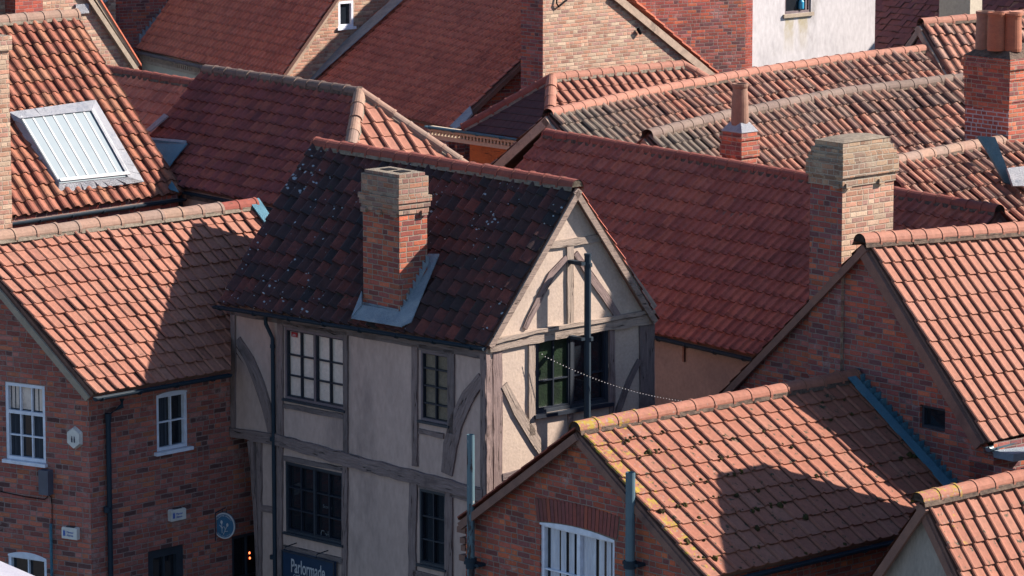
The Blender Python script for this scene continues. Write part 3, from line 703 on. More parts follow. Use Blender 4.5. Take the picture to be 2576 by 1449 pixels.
wU2 = win(WF, (1058, 880), (1130, 1070), nv=1, hbars=(.25, .5, .75), lightframe=.012, glass='frost', **fr4)
fr4d = dict(fr4); fr4d['frame'] = 'frame_d'
wL1 = win(WF, (718, 1160), (864, 1370), mull=(.5,), nv=1, hbars=(.33, .64), lightframe=.018, **fr4d)
wL2 = win(WF, (1055, 1228), (1122, 1432), nv=1, hbars=(.33, .64), lightframe=.012, **fr4d)
for k_ in (wU1, wL1, wU2, wL2): k_['sill'] = (.03, .035, .05); k_['sillm'] = 'frame_d'
build_wall(H4, WF, 0, wf, zb, K.z + .2, M['plaster_shade'], [wU1, wU2], name='upper_front_wall')
build_wall(H4, WF, ul, wf, 0, zb, M['plaster_shade'], [wL1, wL2], name='lower_front_wall')
n4, pr4, _ = hplane(a4, b4, math.degrees(math.atan2(a4.z - e4.z, flat(a4 - e4).length)), V((-1, -1, 0)))
n4r, _, _ = hplane(a4, b4, math.degrees(math.atan2(a4.z - l4.z, flat(a4 - l4).length)), V((1, 1, 0)))
wG1 = win(WG, (1347, 850), (1531, 1012), mull=(.5,), nv=1, hbars=(.42,), lightframe=.03, fw=.05, frame='frame_d', bar='bar_d', recess=.03, bw=.02, sill=(.05, .05, .07), sillm='bar_d', blinds=((.06, .47, .06, .92, 'green_room'),))
build_wall(H4, WG, 0, ug, 0, a4.z, M['plaster'], [wG1], clips=[(a4 - UP * .06, n4), (a4 - UP * .06, n4r)], name='gable_wall')
# hidden sides
c1, c2 = g0(K), g0(WG.at(ug, 0)); c3, c4 = g0(lf4 + (e4 - l4).normalized() * .1), g0(K2)
b = MB()
for p, q, zz in ((c2, c3, 0), (c3, c4, zb)): b.face([g0(p, zz), g0(q, zz), g0(q, e4.z), g0(p, e4.z)])
b.face([g0(c3, e4.z), g0(c4, e4.z), b4 - UP * .08 - u4 * .1]); b.face([g0(K2, zb), WF.at(ul, zb), WF.at(ul, zb, -3.), g0(c3, zb)])
b.build('rear_wall', M['plaster_shade'], H4)
b = MB(); b.face([WF.at(ul, 0), WF.at(ul, zb), WF.at(ul, zb, -3), WF.at(ul, 0, -3)]); b.build('end_wall', M['plaster_shade'], H4)
roof(H4, [b4, a4], [ef4, e4], .2, .25, 't_black', 'essd', .06, .030, .012, wob=.05, sag=.03, slip=.03)
roof(H4, [a4, b4], [l4, lf4], .2, .3, 't_red', 'ess', .045, .024, .008)
ridge(H4, [a4 - u4 * .03 + UP * .03, b4 + UP * .03], .115, 'r_red', .34, 'mortar', endcap=True)
text(H4, WF, WF.loc(800, 1352)[0], WF.loc(800, 1352)[1], -.05, 'Café', .16, 'faint', name='window_lettering', xs=.8); text(H4, WF, WF.loc(806, 1278)[0], WF.loc(806, 1278)[1], -.05, 'Scones', .07, 'faint', name='window_lettering')
b = MB(); u_, z_ = WF.loc(724, 830); wbox(b, WF, u_ + .02, u_ + .15, z_ - .10, z_ - .03, -.055, -.05); b.build('window_sticker', M['sticker'], H4)
b = MB(); wbox(b, WF, u_ + .04, u_ + .12, z_ - .085, z_ - .078, -.05, -.048); wbox(b, WF, u_ + .05, u_ + .11, z_ - .068, z_ - .061, -.05, -.048); b.build('sticker_print', M['white'], H4)
# --- frame, street side
T = lambda W, pts, wd, **k: beam(H4, W, pts, wd, **k)
T(WF, [(583, 781), (880, 833), (1222, 893)], .12, name='wall_plate', m='timber_d')
T(WF, [(589, 782), (589, 1088)], .1, name='corner_post')
T(WF, [(601, 852), (630, 905), (655, 965), (672, 1020), (686, 1088)], [.11, .19, .21, .2, .15], name='curved_brace')
T(WF, [(707, 800), (707, 1100)], .13, name='timber_post'); T(WF, [(872, 832), (872, 1140)], .09, name='timber_post', m='timber_d')
T(WF, [(1046, 868), (1046, 1172)], .11, name='timber_post'); T(WF, [(1138, 880), (1136, 1090)], .12, name='timber_post', m='timber_d')
T(WF, [(716, 814), (868, 842)], .08, name='window_head', m='timber_d'); T(WF, [(1056, 872), (1130, 886)], .08, name='window_head', m='timber_d')
T(WF, [(716, 1020), (868, 1048)], .07, name='sill_rail', m='timber_d'); T(WF, [(1056, 1083), (1118, 1097)], .07, name='sill_rail')
T(WF, [(1214, 950), (1178, 1000), (1150, 1060), (1135, 1120), (1126, 1192)], [.17, .22, .25, .25, .22], name='curved_brace')
T(WF, [(1220, 890), (1222, 1449)], .13, name='corner_post', proud=.035, wob=.008)
T(WF, [(584, 1086), (700, 1105), (900, 1163), (1050, 1200), (1219, 1245)], [.12, .17, .19, .19, .18], name='storey_rail', proud=.055, wob=.012)
T(WF, [(655, 1112), (655, 1500)], .1, name='timber_post'); T(WF, [(707, 1120), (705, 1500)], .12, name='timber_post')
T(WF, [(635, 1108), (640, 1170), (648, 1300), (655, 1500)], [.13, .09, .07, .05], name='jetty_bracket', m='timber', proud=.05)
T(WF, [(871, 1165), (868, 1500)], .11, name='timber_post'); T(WF, [(1042, 1212), (1038, 1500)], .15, name='timber_post', wob=.012)
T(WF, [(1132, 1232), (1130, 1500)], .15, name='timber_post'); T(WF, [(660, 1278), (700, 1286)], .1, name='short_rail')
T(WF, [(716, 1152), (866, 1180)], .07, name='window_head', m='timber_d'); T(WF, [(1056, 1220), (1122, 1235)], .07, name='window_head', m='timber_d')
T(WF, [(716, 1377), (866, 1412)], .10, name='sill_rail', m='timber_d'); T(WF, [(1042, 1440), (1130, 1462)], .09, name='sill_rail')
T(WF, [(1135, 1243), (1218, 1266)], .07, name='short_rail', m='timber')
# --- frame, gable side
T(WG, [(1226, 905), (1228, 1500)], .13, name='corner_post', wob=.008); T(WG, [(1250, 868), (1252, 1500)], .16, name='corner_post', proud=.02)
T(WG, [(1228, 874), (1350, 848), (1640, 800)], [.12, .15, .13], name='tie_beam', m='timber_w', proud=.05, wob=.012)
T(WG, [(1240, 858), (1345, 832), (1640, 782)], .05, name='tie_beam_ledge', m='timber_w', proud=.075)
T(WG, [(1236, 856), (1344, 662), (1444, 482)], [.11, .12, .10], name='principal_rafter', m='timber_w', proud=.03, wob=.01)
T(WG, [(1644, 775), (1545, 635), (1455, 494)], [.12, .13, .10], name='principal_rafter', m='timber_w', proud=.03, wob=.01)
T(WG, [(1378, 616), (1510, 598)], .10, name='collar', m='timber_w', proud=.035)
T(WG, [(1432, 612), (1433, 822)], .12, name='king_post', m='timber_w')
T(WG, [(1424, 648), (1385, 690), (1362, 735), (1345, 770), (1318, 826)], [.10, .11, .11, .11, .09], name='curved_brace', m='timber', proud=.028)
T(WG, [(1446, 636), (1480, 690), (1520, 745), (1553, 796)], [.09, .12, .12, .10], name='curved_brace', m='timber', proud=.028)
T(WG, [(1335, 856), (1336, 1095)], .11, name='timber_post', m='timber_w'); T(WG, [(1433, 1032), (1433, 1120)], .09, name='timber_post', m='timber')
T(WG, [(1537, 826), (1538, 1040)], .10, name='timber_post', m='timber'); T(WG, [(1625, 806), (1626, 1060)], .28, name='corner_post', m='timber_d')
T(WG, [(1266, 968), (1300, 1035), (1335, 1090), (1378, 1160)], [.12, .15, .16, .15], name='curved_brace', m='timber_w')
T(WG, [(1607, 905), (1580, 960), (1550, 1040)], [.08, .10, .10], name='curved_brace', m='timber_d')
T(WG, [(1262, 1200), (1350, 1176), (1600, 1130)], .09, name='storey_rail', m='timber_d')
# --- eaves gutter, downpipe, soil pipe
go = (e4 - l4).normalized() * .05
gutter(H4, ef4 + (ef4 - e4).normalized() * .08 - UP * .03, e4 - UP * .03, .05, out=go)
barge(H4, e4 - u4 * .01, a4 - u4 * .01, -u4, .09, .03, 'bargew'); barge(H4, l4 - u4 * .01, a4 - u4 * .01, -u4, .09, .03, 'bargew')
pa = WF.px(683, 788, .12); pb = WF.px(684, 812, .12); pc = WF.px(692, 850, .05); pe = g0(pc)
pipe(H4, [pa, pb, pc, pe], .03, collars=[(WF.px(692, 1103, .05), .042, .06), (WF.px(692, 870, .05), .038, .05), (WF.px(692, 1400, .05), .042, .06)])
sp = WG.px(1443, 634, .30); sq = WG.px(1449, 1060, .30)
pipe(H4, [sp, g0(sp, 0)], .048, name='soil_pipe', collars=[(WG.px(1444, 660, .30), .06, .05), (WG.px(1446, 845, .30), .06, .05), (sp + UP * .0, .053, .03)])
b = MB(); b.box(WG.px(1425, 662, .0), WG.t * .08, UP * .05, WG.n * .32); b.box(WG.px(1425, 850, .0), WG.t * .08, UP * .04, WG.n * .32); b.build('pipe_bracket', M['gutter'], H4)
# --- chimney stack on the slope
sm_ = .62; rn = (ef4.lerp(e4, sm_) - b4.lerp(a4, sm_)).cross(e4 - ef4).normalized(); rn = rn if rn.z > 0 else -rn
P4m = ef4.lerp(e4, sm_); base4 = pp(1006, 790, P4m + rn * .1, rn); top4 = pp(1004, 441, base4, V((0, -1, 0)))
ch, Tc, sa, sb = chimney(H4, (1004, 441), top4.y, 912, 1074, base4.z - .1,
    [(0, .05, -.02), (.05, .32, .015), (.32, .40, .05), (.40, .48, .035), (.48, .56, .018), (.56, None, 0)], 'b_top', m2='b_chim', dl=u4, dr=V((u4.y, -u4.x, 0)), damage=.60)
b = MB()
for s_ in (.32, .68): b.box(Tc + u4 * sa * s_ - u4 * .09 + V((u4.y, -u4.x, 0)) * sb * .35 - UP * .002, u4 * .18, V((u4.y, -u4.x, 0)) * .18, UP * .012)
b.build('flue', M['dark'], ch)
# lead apron and stepped side flashing at the stack
pr = V((u4.y, -u4.x, 0))
def onroof(x, y, off=0.): return pp(x, y, P4m + rn * .13, rn) + rn * off
b = MB()
ap = [onroof(884, 802), onroof(1012, 824), onroof(1008, 785), onroof(912, 768)]; b.prism(ap, rn * .012)
ap = [onroof(1012, 822), onroof(1035, 812), onroof(1106, 640), onroof(1078, 640), onroof(1008, 785)]; b.prism(ap, rn * .016)
ap = [onroof(886, 800), onroof(912, 770), onroof(912, 735)]; b.prism(ap, rn * .03)
fc = V((Tc.x, Tc.y, 0))
b.prism([g0(fc - pr * .015, pp(1004, 778, Tc, u4).z + .0), g0(fc + u4 * sa - pr * .015, pp(1004, 778, Tc, u4).z), g0(fc + u4 * sa - pr * .015, pp(1004, 778, Tc, u4).z - .25), g0(fc - pr * .015, pp(1004, 778, Tc, u4).z - .25)], -pr * .01)
b.build('lead_apron', M['lead'], H4)
WS = Wall(Tc - u4 * .005, pr); flashing(H4, WS, (1006, 800), (1078, 655), .05, .10, 9)

# ================================================================== brick corner house, left
ax_ = pd(-80, 612, 57.45); bx_ = pz(640, 518, ax_.z); e1 = pp(235, 990, ax_, (bx_ - ax_).normalized())
a1 = vp(-80, 612, e1, yaw(-30)); b1 = pz(640, 518, a1.z); u1 = (b1 - a1).normalized()
d1 = (pz(580, 929, e1.z) - e1).normalized(); f1 = along(e1, d1, 880)
m1 = V((2 * a1.x - e1.x, 2 * a1.y - e1.y, e1.z)); m2 = m1 + (b1 - a1)
H1 = thing('brick_corner_house', 'red brick corner house at left with orange pantile roof, white sash windows and dark downpipe', 'house', g0((e1 + m1) / 2))
g1n = flat(e1 - a1).cross(UP).normalized(); ag = a1 - g1n * .34; K1 = pp(223, 1010, ag, g1n)
W1L = Wall(K1, flat(e1 - a1)); W1R = Wall(K1, d1); n1, _, _ = hplane(a1, b1, math.degrees(math.atan2(a1.z - e1.z, abs(flat(a1 - e1).dot(V((u1.y, -u1.x, 0)))))), V((1, -1, 0)))
s1 = dict(frame='frame_w', fw=.05, recess=.03, bw=.022)
w1 = win(W1L, (12, 960), (116, 1166), trans=(.62,), nv=2, hbars=(.33, .31), sill=(.03, .05, .07), curt=((.05, .35, 'curtain_d'), (.62, .95, 'curtain_d')), blinds=((.03, .97, .66, .97, 'blind'),), **s1)  # upper sash panes carry a painted beige reflection
w1['hbars'] = (.32,)
w1b = win(W1L, (20, 1392), (120, 1560), nv=1, hbars=(.5,), arch=.06, sill=(.03, .05, .07), **s1)
wlen = flat(m1 - e1).length
build_wall(H1, W1L, -wlen, 0, 0, a1.z, M['b_left'], [w1, w1b], clips=[(a1 - UP * .06, n1)], name='gable_wall')
w2 = win(W1R, (393, 995), (472, 1122), nv=1, hbars=(.5,), arch=.03, sill=(.06, .05, .07), curt=((.06, .4, 'curtain_d'),), **s1)
w3 = win(W1R, (372, 1388), (468, 1640), nv=1, hbars=(.7,), frame='frame_d', fw=.13, recess=.06, bw=.03)
w4 = win(W1R, (583, 1350), (700, 1560), nv=2, hbars=(.55,), frame='frame_d', fw=.05, recess=.03, bw=.02)
build_wall(H1, W1R, 0, W1R.loc(735, 1100)[0], 0, e1.z + .1, M['b_left'], [w2, w3, w4], name='street_wall')
c = [g0(K1), g0(K1 + d1 * flat(f1 - e1).length), g0(m2), g0(m1)]
shell(H1, c, e1.z, M['b_left'], skip=(0, 3), apex={1: b1 - UP * .1}, name='rear_wall')
cl4 = flat(b4 - ef4).normalized().cross(UP); cl4 = cl4 if cl4.x > 0 else -cl4
roof(H1, [a1, b1], [e1, f1], .19, .245, 't_orange', 'roll', .034, .03, .010, slip=.01, lich=lambda s, t: (1 if t < .12 else 0), clips=[(along(e1, d1, 640), cl4)], notch=(K2, WF.n))
roof(H1, [b1, a1], [m2, m1], .235, .29, 't_orange', 'roll', .05, .024)
ridge(H1, [a1 + UP * .03, a1.lerp(b1, .87) + UP * .03], .12, 'r_old', .4, 'mortar', cover=1.1); ridge(H1, [a1.lerp(b1, .87) + UP * .03, b1 + UP * .03], .115, 'r_red', .3, 'mortar')
barge(H1, e1, a1, g1n, .09, .04, 'stone', drop=.07, name='stone_verge')
flp = [pp(x, y, a1 + n1 * .09, n1) for x, y in ((622, 503), (650, 500), (690, 560), (684, 588))]
b = MB(); b.prism(flp, n1 * .02); b.build('lead_flashing', M['teal'], H1)
go = V((d1.y, -d1.x, 0)) * .06
gutter(H1, e1 - UP * .05 - d1 * .02, along(e1, d1, 572) - UP * .05, .055, out=go)
q0 = W1R.px(291, 1000, .14); q1 = W1R.px(291, 1018, .14); q2 = W1R.px(264, 1042, .07); 
pipe(H1, [q0, q1, q2, g0(q2)], .038, collars=[(q2 - UP * .02, .05, .08), (W1R.px(262, 1280, .07), .052, .08)])
# blue conduit and grey meter box on the gable wall
b = MB(); c_ = W1L.px(133, 1316, .05); b.tube([c_, g0(c_)], .022, 10); b.build('conduit', M['teal'], H1)
b = MB(); z0_ = W1L.loc(122, 1180)[1]; u_ = W1L.loc(110, 1200)[0]
wbox(b, W1L, u_, u_ + .17, z0_ - .36, z0_, 0, .13); mb_ = b.build('meter_box', M['boxg'], None); tag(mb_, 'grey metal meter box on the brick wall under the tall sash window', 'box'); settle(mb_, W1L.at(u_, z0_ - .36))
b = MB(); P_ = lambda x, y: W1L.px(x, y, .02)
b.tube([P_(124, 1238), P_(124, 1243), P_(131, 1250), P_(133, 1270), P_(133, 1316)], .007, 6)
b.tube([P_(122, 1238), P_(121, 1250), P_(114, 1256), P_(60, 1248), P_(0, 1235), P_(-60, 1226)], .007, 6); b.build('cable', M['dark'], H1)
# chimney rising at the left edge of the frame
chimney(H1, (-40, 95), 60.6, -90, 21, e1.z, [(0, .22, .04), (.22, None, 0)], 'b_far')

# alarm box, two light boxes, round sign
def hexbox(W, x, y, r, name):
    u, z = W.loc(x, y); b = MB(); P = [W.at(u + r * math.sin(math.pi / 3 * k) * .95, z + r * 1.12 * math.cos(math.pi / 3 * k), 0) for k in range(6)]
    P2 = [W.at(u + r * .8 * math.sin(math.pi / 3 * k), z + r * .95 * math.cos(math.pi / 3 * k), .06) for k in range(6)]
    b.face(P2[::-1]); 
    for k in range(6): b.face([P[k], P2[k], P2[(k + 1) % 6], P[(k + 1) % 6]])
    return b.build(name, M['boxw'], None), u, z
al, u_, z_ = hexbox(W1L, 190, 1101, .155, 'alarm_box'); settle(al, W1L.at(u_, z_)); al['_org'] = tuple(al.location)
tag(al, 'white hexagonal alarm box on the brick gable right of the sash window', 'alarm box')
b = MB()
for dx in (-.022, .022):
    wbox(b, W1L, u_ + dx - .012, u_ + dx + .012, z_ - .06, z_ + .0, .061, .063); wbox(b, W1L, u_ + dx - .007, u_ + dx + .007, z_ + .0, z_ + .03, .061, .063)
b.build('emblem', M['dark_ink'], al)
def lightbox(W, x0, y0, x1, label):
    u, z = W.loc(x0, y0); u2 = W.loc(x1, y0)[0]; wd = u2 - u; h = .17
    o = thing('wall_light_box', label, 'wall light', W.at(u, z - h), 'pale wall light boxes with blue lettering'); b = MB()
    P = [(0, -h), (wd, -h), (wd, -.015), (wd * .93, 0), (wd * .07, 0), (0, -.015)]
    b.prism([W.at(u + p, z + q, 0) for p, q in P], W.n * .08); b.build('housing', M['boxw'], o)
    b = MB(); wbox(b, W, u + wd * .25, u + wd * .75, z - .012, z + .012, .02, .07); b.build('lamp_cap', M['frame_d'], o)
    b = MB()
    for dx in (.0, .022): wbox(b, W, u + wd * .1 + dx, u + wd * .1 + dx + .017, z - .13, z - .055, .081, .083); wbox(b, W, u + wd * .1 + dx + .005, u + wd * .1 + dx + .012, z - .055, z - .04, .081, .083)
    b.build('emblem', M['blue_ink'], o)
    text(o, W, u + wd * .33, z - .085, .081, 'Minster', .045, 'blue_ink', xs=.9); text(o, W, u + wd * .33, z - .13, .081, 'Alarms', .045, 'blue_ink', xs=.9)
    return o
lightbox(W1L, 163, 1322, 201, 'pale box with blue lettering on the gable wall, left of the brick corner')
lightbox(W1R, 422, 1282, 459, 'pale box with blue lettering on the street wall, between drainpipe and round sign')
# round hanging sign
c_ = W1R.px(565, 1322, .30); vx = V((-.35, -.94, 0)).normalized(); tx = V((vx.y * -1, vx.x, 0)); tx = UP.cross(vx).normalized()
WSn = Wall(c_, tx); RS = thing('hanging_sign', 'round navy hanging sign with white rim and two flower stems, beside the timber house', 'sign', c_)
def disc(W, r0, r1, d0, d1, n=36, sy=1.12):
    b = MB(); u, z = W.loc(565, 1322)
    ring = lambda r, d: [W.at(u + r * math.cos(2 * math.pi * k / n), z + r * sy * math.sin(2 * math.pi * k / n), d) for k in range(n)]
    A_, B_ = ring(r1, d1), ring(r1, d0); b_ = b
    if r0 == 0: b.face(A_); b.face(B_[::-1])
    else:
        C_, D_ = ring(r0, d1), ring(r0, d0)
        for k in range(n): k2 = (k + 1) % n; b.face([A_[k], A_[k2], C_[k2], C_[k]])
    for k in range(n): k2 = (k + 1) % n; b.face([B_[k], B_[k2], A_[k2], A_[k]])
    return b
disc(WSn, 0, .175, -.02, .02).build('sign_board', M['sign_t'], RS); disc(WSn, .158, .176, .0, .024).build('rim', M['white'], RS)
b = MB(); us, zs_ = WSn.loc(565, 1322)
Q_ = lambda x, z: WSn.at(us + x, zs_ + z, .026)
for pts in ([(-.03, -.11), (-.035, .04)], [(-.035, -.03), (-.07, .01)], [(-.034, -.05), (-.005, -.01)], [(-.01, -.13), (.05, .0)], [(.01, -.085), (.065, -.075)], [(.02, -.065), (.01, -.01)]): b.tube([Q_(*p) for p in pts], .005, 5)
for cx_, cz_ in ((-.037, .055), (.057, .018)):
    b.prism([Q_(cx_ + .018 * math.cos(k * .785), cz_ + .028 * math.sin(k * .785)) for k in range(8)], WSn.n * .003)
b.build('flower_emblem', M['white'], RS)
import itertools
def arc_text(W, s, r, a0, a1, size, m, parent):
    for i, chx in enumerate(s):
        if chx == ' ': continue
        a = a0 + (a1 - a0) * i / (len(s) - 1)
        cu = bpy.data.curves.new('letter', 'FONT'); cu.body = chx; cu.size = size; cu.align_x = 'CENTER'; cu.extrude = .001
        tmp = bpy.data.objects.new('tmp', cu); scene.collection.objects.link(tmp); bpy.context.view_layer.update()
        me = bpy.data.meshes.new_from_object(tmp.evaluated_get(bpy.context.evaluated_depsgraph_get())); bpy.data.objects.remove(tmp)
        yield me, a
bmj = bmesh.new(); 
for s_, r_, aa, ab, inv in (('BLOOMING BAKERY', .128, 2.5, .64, 0), ('BREAD CAKES COFFEE', .148, 3.95, 5.47, 1)):
    for me, a in arc_text(WSn, s_, r_, aa, ab, .03 if not inv else .018, 'white', RS):
        for v in me.vertices:
            x, y = v.co.x, v.co.y
            if inv: X = math.cos(a) * (r_ - y) + -math.sin(a) * x; Z = math.sin(a) * (r_ - y) + math.cos(a) * x
            else: X = math.cos(a) * (r_ + y) + math.sin(a) * x; Z = math.sin(a) * (r_ + y) - math.cos(a) * x
            v.co = WSn.at(us + X, zs_ + Z * 1.12, .024 + v.co.z) - V(RS['_org'])
        bmj.from_mesh(me)
me = bpy.data.meshes.new('lettering'); bmj.to_mesh(me); me.materials.append(M['white']); o = bpy.data.objects.new('lettering', me); scene.collection.objects.link(o); o.parent = RS
b = MB(); k0 = W1R.px(542, 1290, 0); k1 = WSn.at(us, zs_ + .26, 0); b.tube([k0, k1 + (k1 - k0) * .15], .009, 6); b.tube([WSn.at(us - .03, zs_ + .19), WSn.at(us - .03, zs_ + .26)], .004, 5); b.tube([WSn.at(us + .03, zs_ + .19), WSn.at(us + .03, zs_ + .26)], .004, 5)
b.tube([W1R.px(542, 1360, .0), W1R.px(542, 1290, 0.0)], .009, 6); b.build('bracket', M['gutter'], RS)
# shop lamps behind the small shop window
for (x, y) in ((632, 1392), (633, 1405)):
    b = MB(); c_ = W1R.px(x, y, -.04); b.lathe(c_, [(0, -.02), (.012, -.012), (.014, 0), (.01, .014), (0, .02)], 8); o = b.build('window_lamp', M['red_lamp'], None, smooth=True); settle(o, c_)
    tag(o, 'upper of two tiny glowing red lamps in the shop window' if y < 1400 else 'lower of two tiny glowing red lamps in the shop window', 'lamp', 'tiny red window lamps')

# shop sign on the timber house
u_, z_ = WF.loc(720, 1380); u2_ = WF.loc(852, 1405)[0]
SG = thing('shop_sign', 'navy shop sign with cream lettering under the casement of the timber house', 'sign', WF.at(u_, z_ - .62))
b = MB(); wbox(b, WF, u_, u2_, z_ - .62, z_, .05, .085); b.build('sign_board', M['sign_b'], SG)
b = MB()
for (x0, x1, y0, y1) in ((u_, u2_, z_ - .02, z_), (u_, u_ + .02, z_ - .62, z_ - .02), (u2_ - .02, u2_, z_ - .62, z_ - .02)): wbox(b, WF, x0, x1, y0, y1, .086, .1)
b.build('frame', M['frame_d'], SG)
sw = u2_ - u_
text(SG, WF, u_ + sw * .5, z_ - .30, .09, 'Parlormade', .29, 'white', xs=.54, align='CENTER', bold=.002)
text(SG, WF, u_ + sw * .5, z_ - .385, .09, 'CAFÉ & SCONE HOUSE', .085, 'white', xs=.72, align='CENTER')
b = MB()
for s_ in (.2, .8): b.tube([WF.at(u_ + sw * s_, z_ + .12, .0), WF.at(u_ + sw * s_, z_ + .1, .22), WF.at(u_ + sw * s_, z_ + .05, .24)], .008, 6)
b.build('lamp_arm', M['gutter'], SG)

# ================================================================== near gable, bottom centre
a7 = pd(1450, 1084, 50); b7 = pz(2152, 952, a7.z); u7 = (b7 - a7).normalized()
e7 = pp(1768, 1458, a7, u7); l7 = pp(1158, 1312, a7, u7); l7.z = e7.z
f7 = e7 + (b7 - a7); k7 = l7 + (b7 - a7)
H7 = thing('near_brick_house', 'red brick gabled house in front with lichen-spotted pink pantiles and white curtained window', 'house', g0((e7 + l7) / 2 + u7 * 2.5))
W7 = Wall(pp(1450, 1120, a7 + u7 * .1, u7), e7 - l7)
n7, _, _ = hplane(a7, b7, math.degrees(math.atan2(a7.z - e7.z, flat(a7 - e7).length)), V((1, -1, 0))); n7l, _, _ = hplane(a7, b7, math.degrees(math.atan2(a7.z - l7.z, flat(a7 - l7).length)), V((-1, 1, 0)))
uL, uR = W7.loc(1172, 1330)[0], W7.loc(1752, 1470)[0]
wz = win(W7, (1358, 1312), (1546, 1560), mull=(.5,), nv=0, hbars=(.62,), arch=0, frame='frame_w', fw=.055, recess=.05, bw=.02,
         curt=((.08, .2, 'curtain'), (.22, .3, 'curtain'), (.33, .41, 'curtain'), (.43, .48, 'curtain'), (.52, .70, 'curtain'), (.73, .80, 'curtain'), (.83, .89, 'curtain'), (.905, .95, 'curtain')))
u0_, z0_ = W7.loc(1358, 1312); u1_, z1_ = W7.loc(1546, 1362); wz['rect'] = (u0_, u1_, W7.loc(1358, 1620)[1], min(z0_, z1_) + .02); wz['arch'] = .05
build_wall(H7, W7, uL, uR, 0, a7.z, M['b_front'], [wz], clips=[(a7 - UP * .06, n7), (a7 - UP * .06, n7l)], name='gable_wall')
# soldier arch over the window
b = MB(); n_ = 22; uu0, uu1 = u0_ - .04, u1_ + .06
for i in range(n_):
    t = i / n_; x0 = uu0 + (uu1 - uu0) * t; x1 = x0 + (uu1 - uu0) / n_ * .84; zt_ = wz['rect'][3] + .01 + .05 * 4 * t * (1 - t) * 1.0; lean = (t - .5) * .09
    b.prism([W7.at(x0, zt_, .0), W7.at(x1, zt_, .0), W7.at(x1 + lean, zt_ + .3, .0), W7.at(x0 + lean, zt_ + .3, .0)], W7.n * .012)
soldier = m_tile('soldier_brick', TC((.22, .06, .05), (.15, .055, .055), (.30, .08, .05), (.18, .06, .06), (.12, .05, .06)), .3); M['soldier'] = soldier
o = b.build('brick_arch', soldier, H7)
b = MB(); b.prism([W7.at(uu0, wz['rect'][3] + .0, .0), W7.at(uu1, wz['rect'][3], .0), W7.at(uu1 + .045, wz['rect'][3] + .32, 0), W7.at(uu0 - .045, wz['rect'][3] + .32, 0)], W7.n * .003); b.build('arch_mortar', M['mortar'], H7)
c = [g0(W7.at(uL, 0)), g0(W7.at(uR, 0)), g0(W7.at(uR, 0)) + (b7 - a7), g0(W7.at(uL, 0)) + (b7 - a7)]
shell(H7, c, e7.z + .05, M['b_front'], skip=(0,), name='side_wall')
roof(H7, [a7, b7], [e7, f7], .262, .31, 't_pink', 'roll', .034, .03, .003, wob=.012, lich=lambda s, t: max(0, 1 - s * 2.2 - t * .8) + (.5 if s < .06 else 0) + max(0, .6 - t * 5) * (s < .5) if 0 else min(1., max(0, 1 - s * 1.7 - t * .5) + (.3 if s < .05 else 0)))
roof(H7, [b7, a7], [k7, l7], .225, .30, 't_pink', 'roll', .034, .03, .003, wob=.012)
ridge(H7, [a7 + UP * .035 - u7 * .03, b7 + UP * .035], .115, 'r_pink', .36, 'mortar_d', endcap=True, lich=lambda s: max(0, 1.15 - s * 2.0))
barge(H7, l7 - u7 * .02, a7 - u7 * .02, -u7, .10, .05, 'verge', drop=.03, sub=1); barge(H7, e7 - u7 * .0, a7, -u7, .09, .03, 'verge', drop=.04)
b = MB()       # tile ends riding over the left verge
for i in range(9):
    q = l7.lerp(a7, (i + .02) / 9); q2 = l7.lerp(a7, (i + 1.05) / 9); dd = (q2 - q); b.box(q - u7 * .06 + UP * .035, dd + UP * -.012, u7 * .12, UP * .022)
b.build('verge_tiles', M['r_red'], H7)
gutter(H7, e7 - UP * .06, f7 - UP * .04, .055, 'gutter', out=(e7 - l7).normalized() * .06)
# clumps of moss in the tile joints
def moss(parent, A, B, C_, D_, n, nr, fn, mat_, seed=3):
    rg = random.Random(seed); nn = (D_ - A).cross(B - A); nn = nn if nn.z > 0 else -nn; nn.normalize(); b_ = MB()
    for _ in range(n):
        s_, j_ = rg.random(), rg.randrange(1, nr + 1); t_ = j_ / nr + rg.uniform(-.004, .03)
        if rg.random() > fn(s_, t_) or mnoise.noise(A.lerp(B, s_).lerp(D_.lerp(C_, s_), t_) * 1.7) < -.02: continue
        c_ = A.lerp(B, s_).lerp(D_.lerp(C_, s_), min(t_, 1.)) + nn * .045; R_ = rg.uniform(.012, .03) * (1 + 1.2 * rg.random() ** 4); du_ = (B - A).normalized(); dv_ = (D_ - A).normalized(); k_ = 7
        ring = [c_ + du_ * math.cos(6.283 * q / k_) * R_ * rg.uniform(.6, 1.2) + dv_ * math.sin(6.283 * q / k_) * R_ * rg.uniform(.6, 1.4) for q in range(k_)]
        mid = [c_ + (p - c_) * .6 + nn * R_ * rg.uniform(.4, .8) for p in ring]; tp = c_ + nn * R_ * .95
        for q in range(k_):
            q2 = (q + 1) % k_; b_.face([ring[q], ring[q2], mid[q2], mid[q]]); b_.face([mid[q], mid[q2], tp])
    o_ = b_.build('moss', mat_, parent); o_['kind'] = 'stuff'; return o_
M['moss'] = m_plain('roof_moss', (.05, .045, .015), (.025, .02, .012), 30, .95, .004, .1, c3=(.10, .085, .015))
moss(H7, a7, b7, f7, e7, 620, 9, lambda s_, t_: .25 + .55 * max(0, 1 - s_ * 1.6), M['moss'])
b = MB()       # broken corbels at the left eaves corner
for i, (dz, wd) in enumerate(((.12, .16), (.26, .1), (.36, .08), (.5, .12))): wbox(b, W7, uL - wd, uL, l7.z - dz - .08, l7.z - dz, -.2, .02)
b.build('corbel', M['verge'], H7)
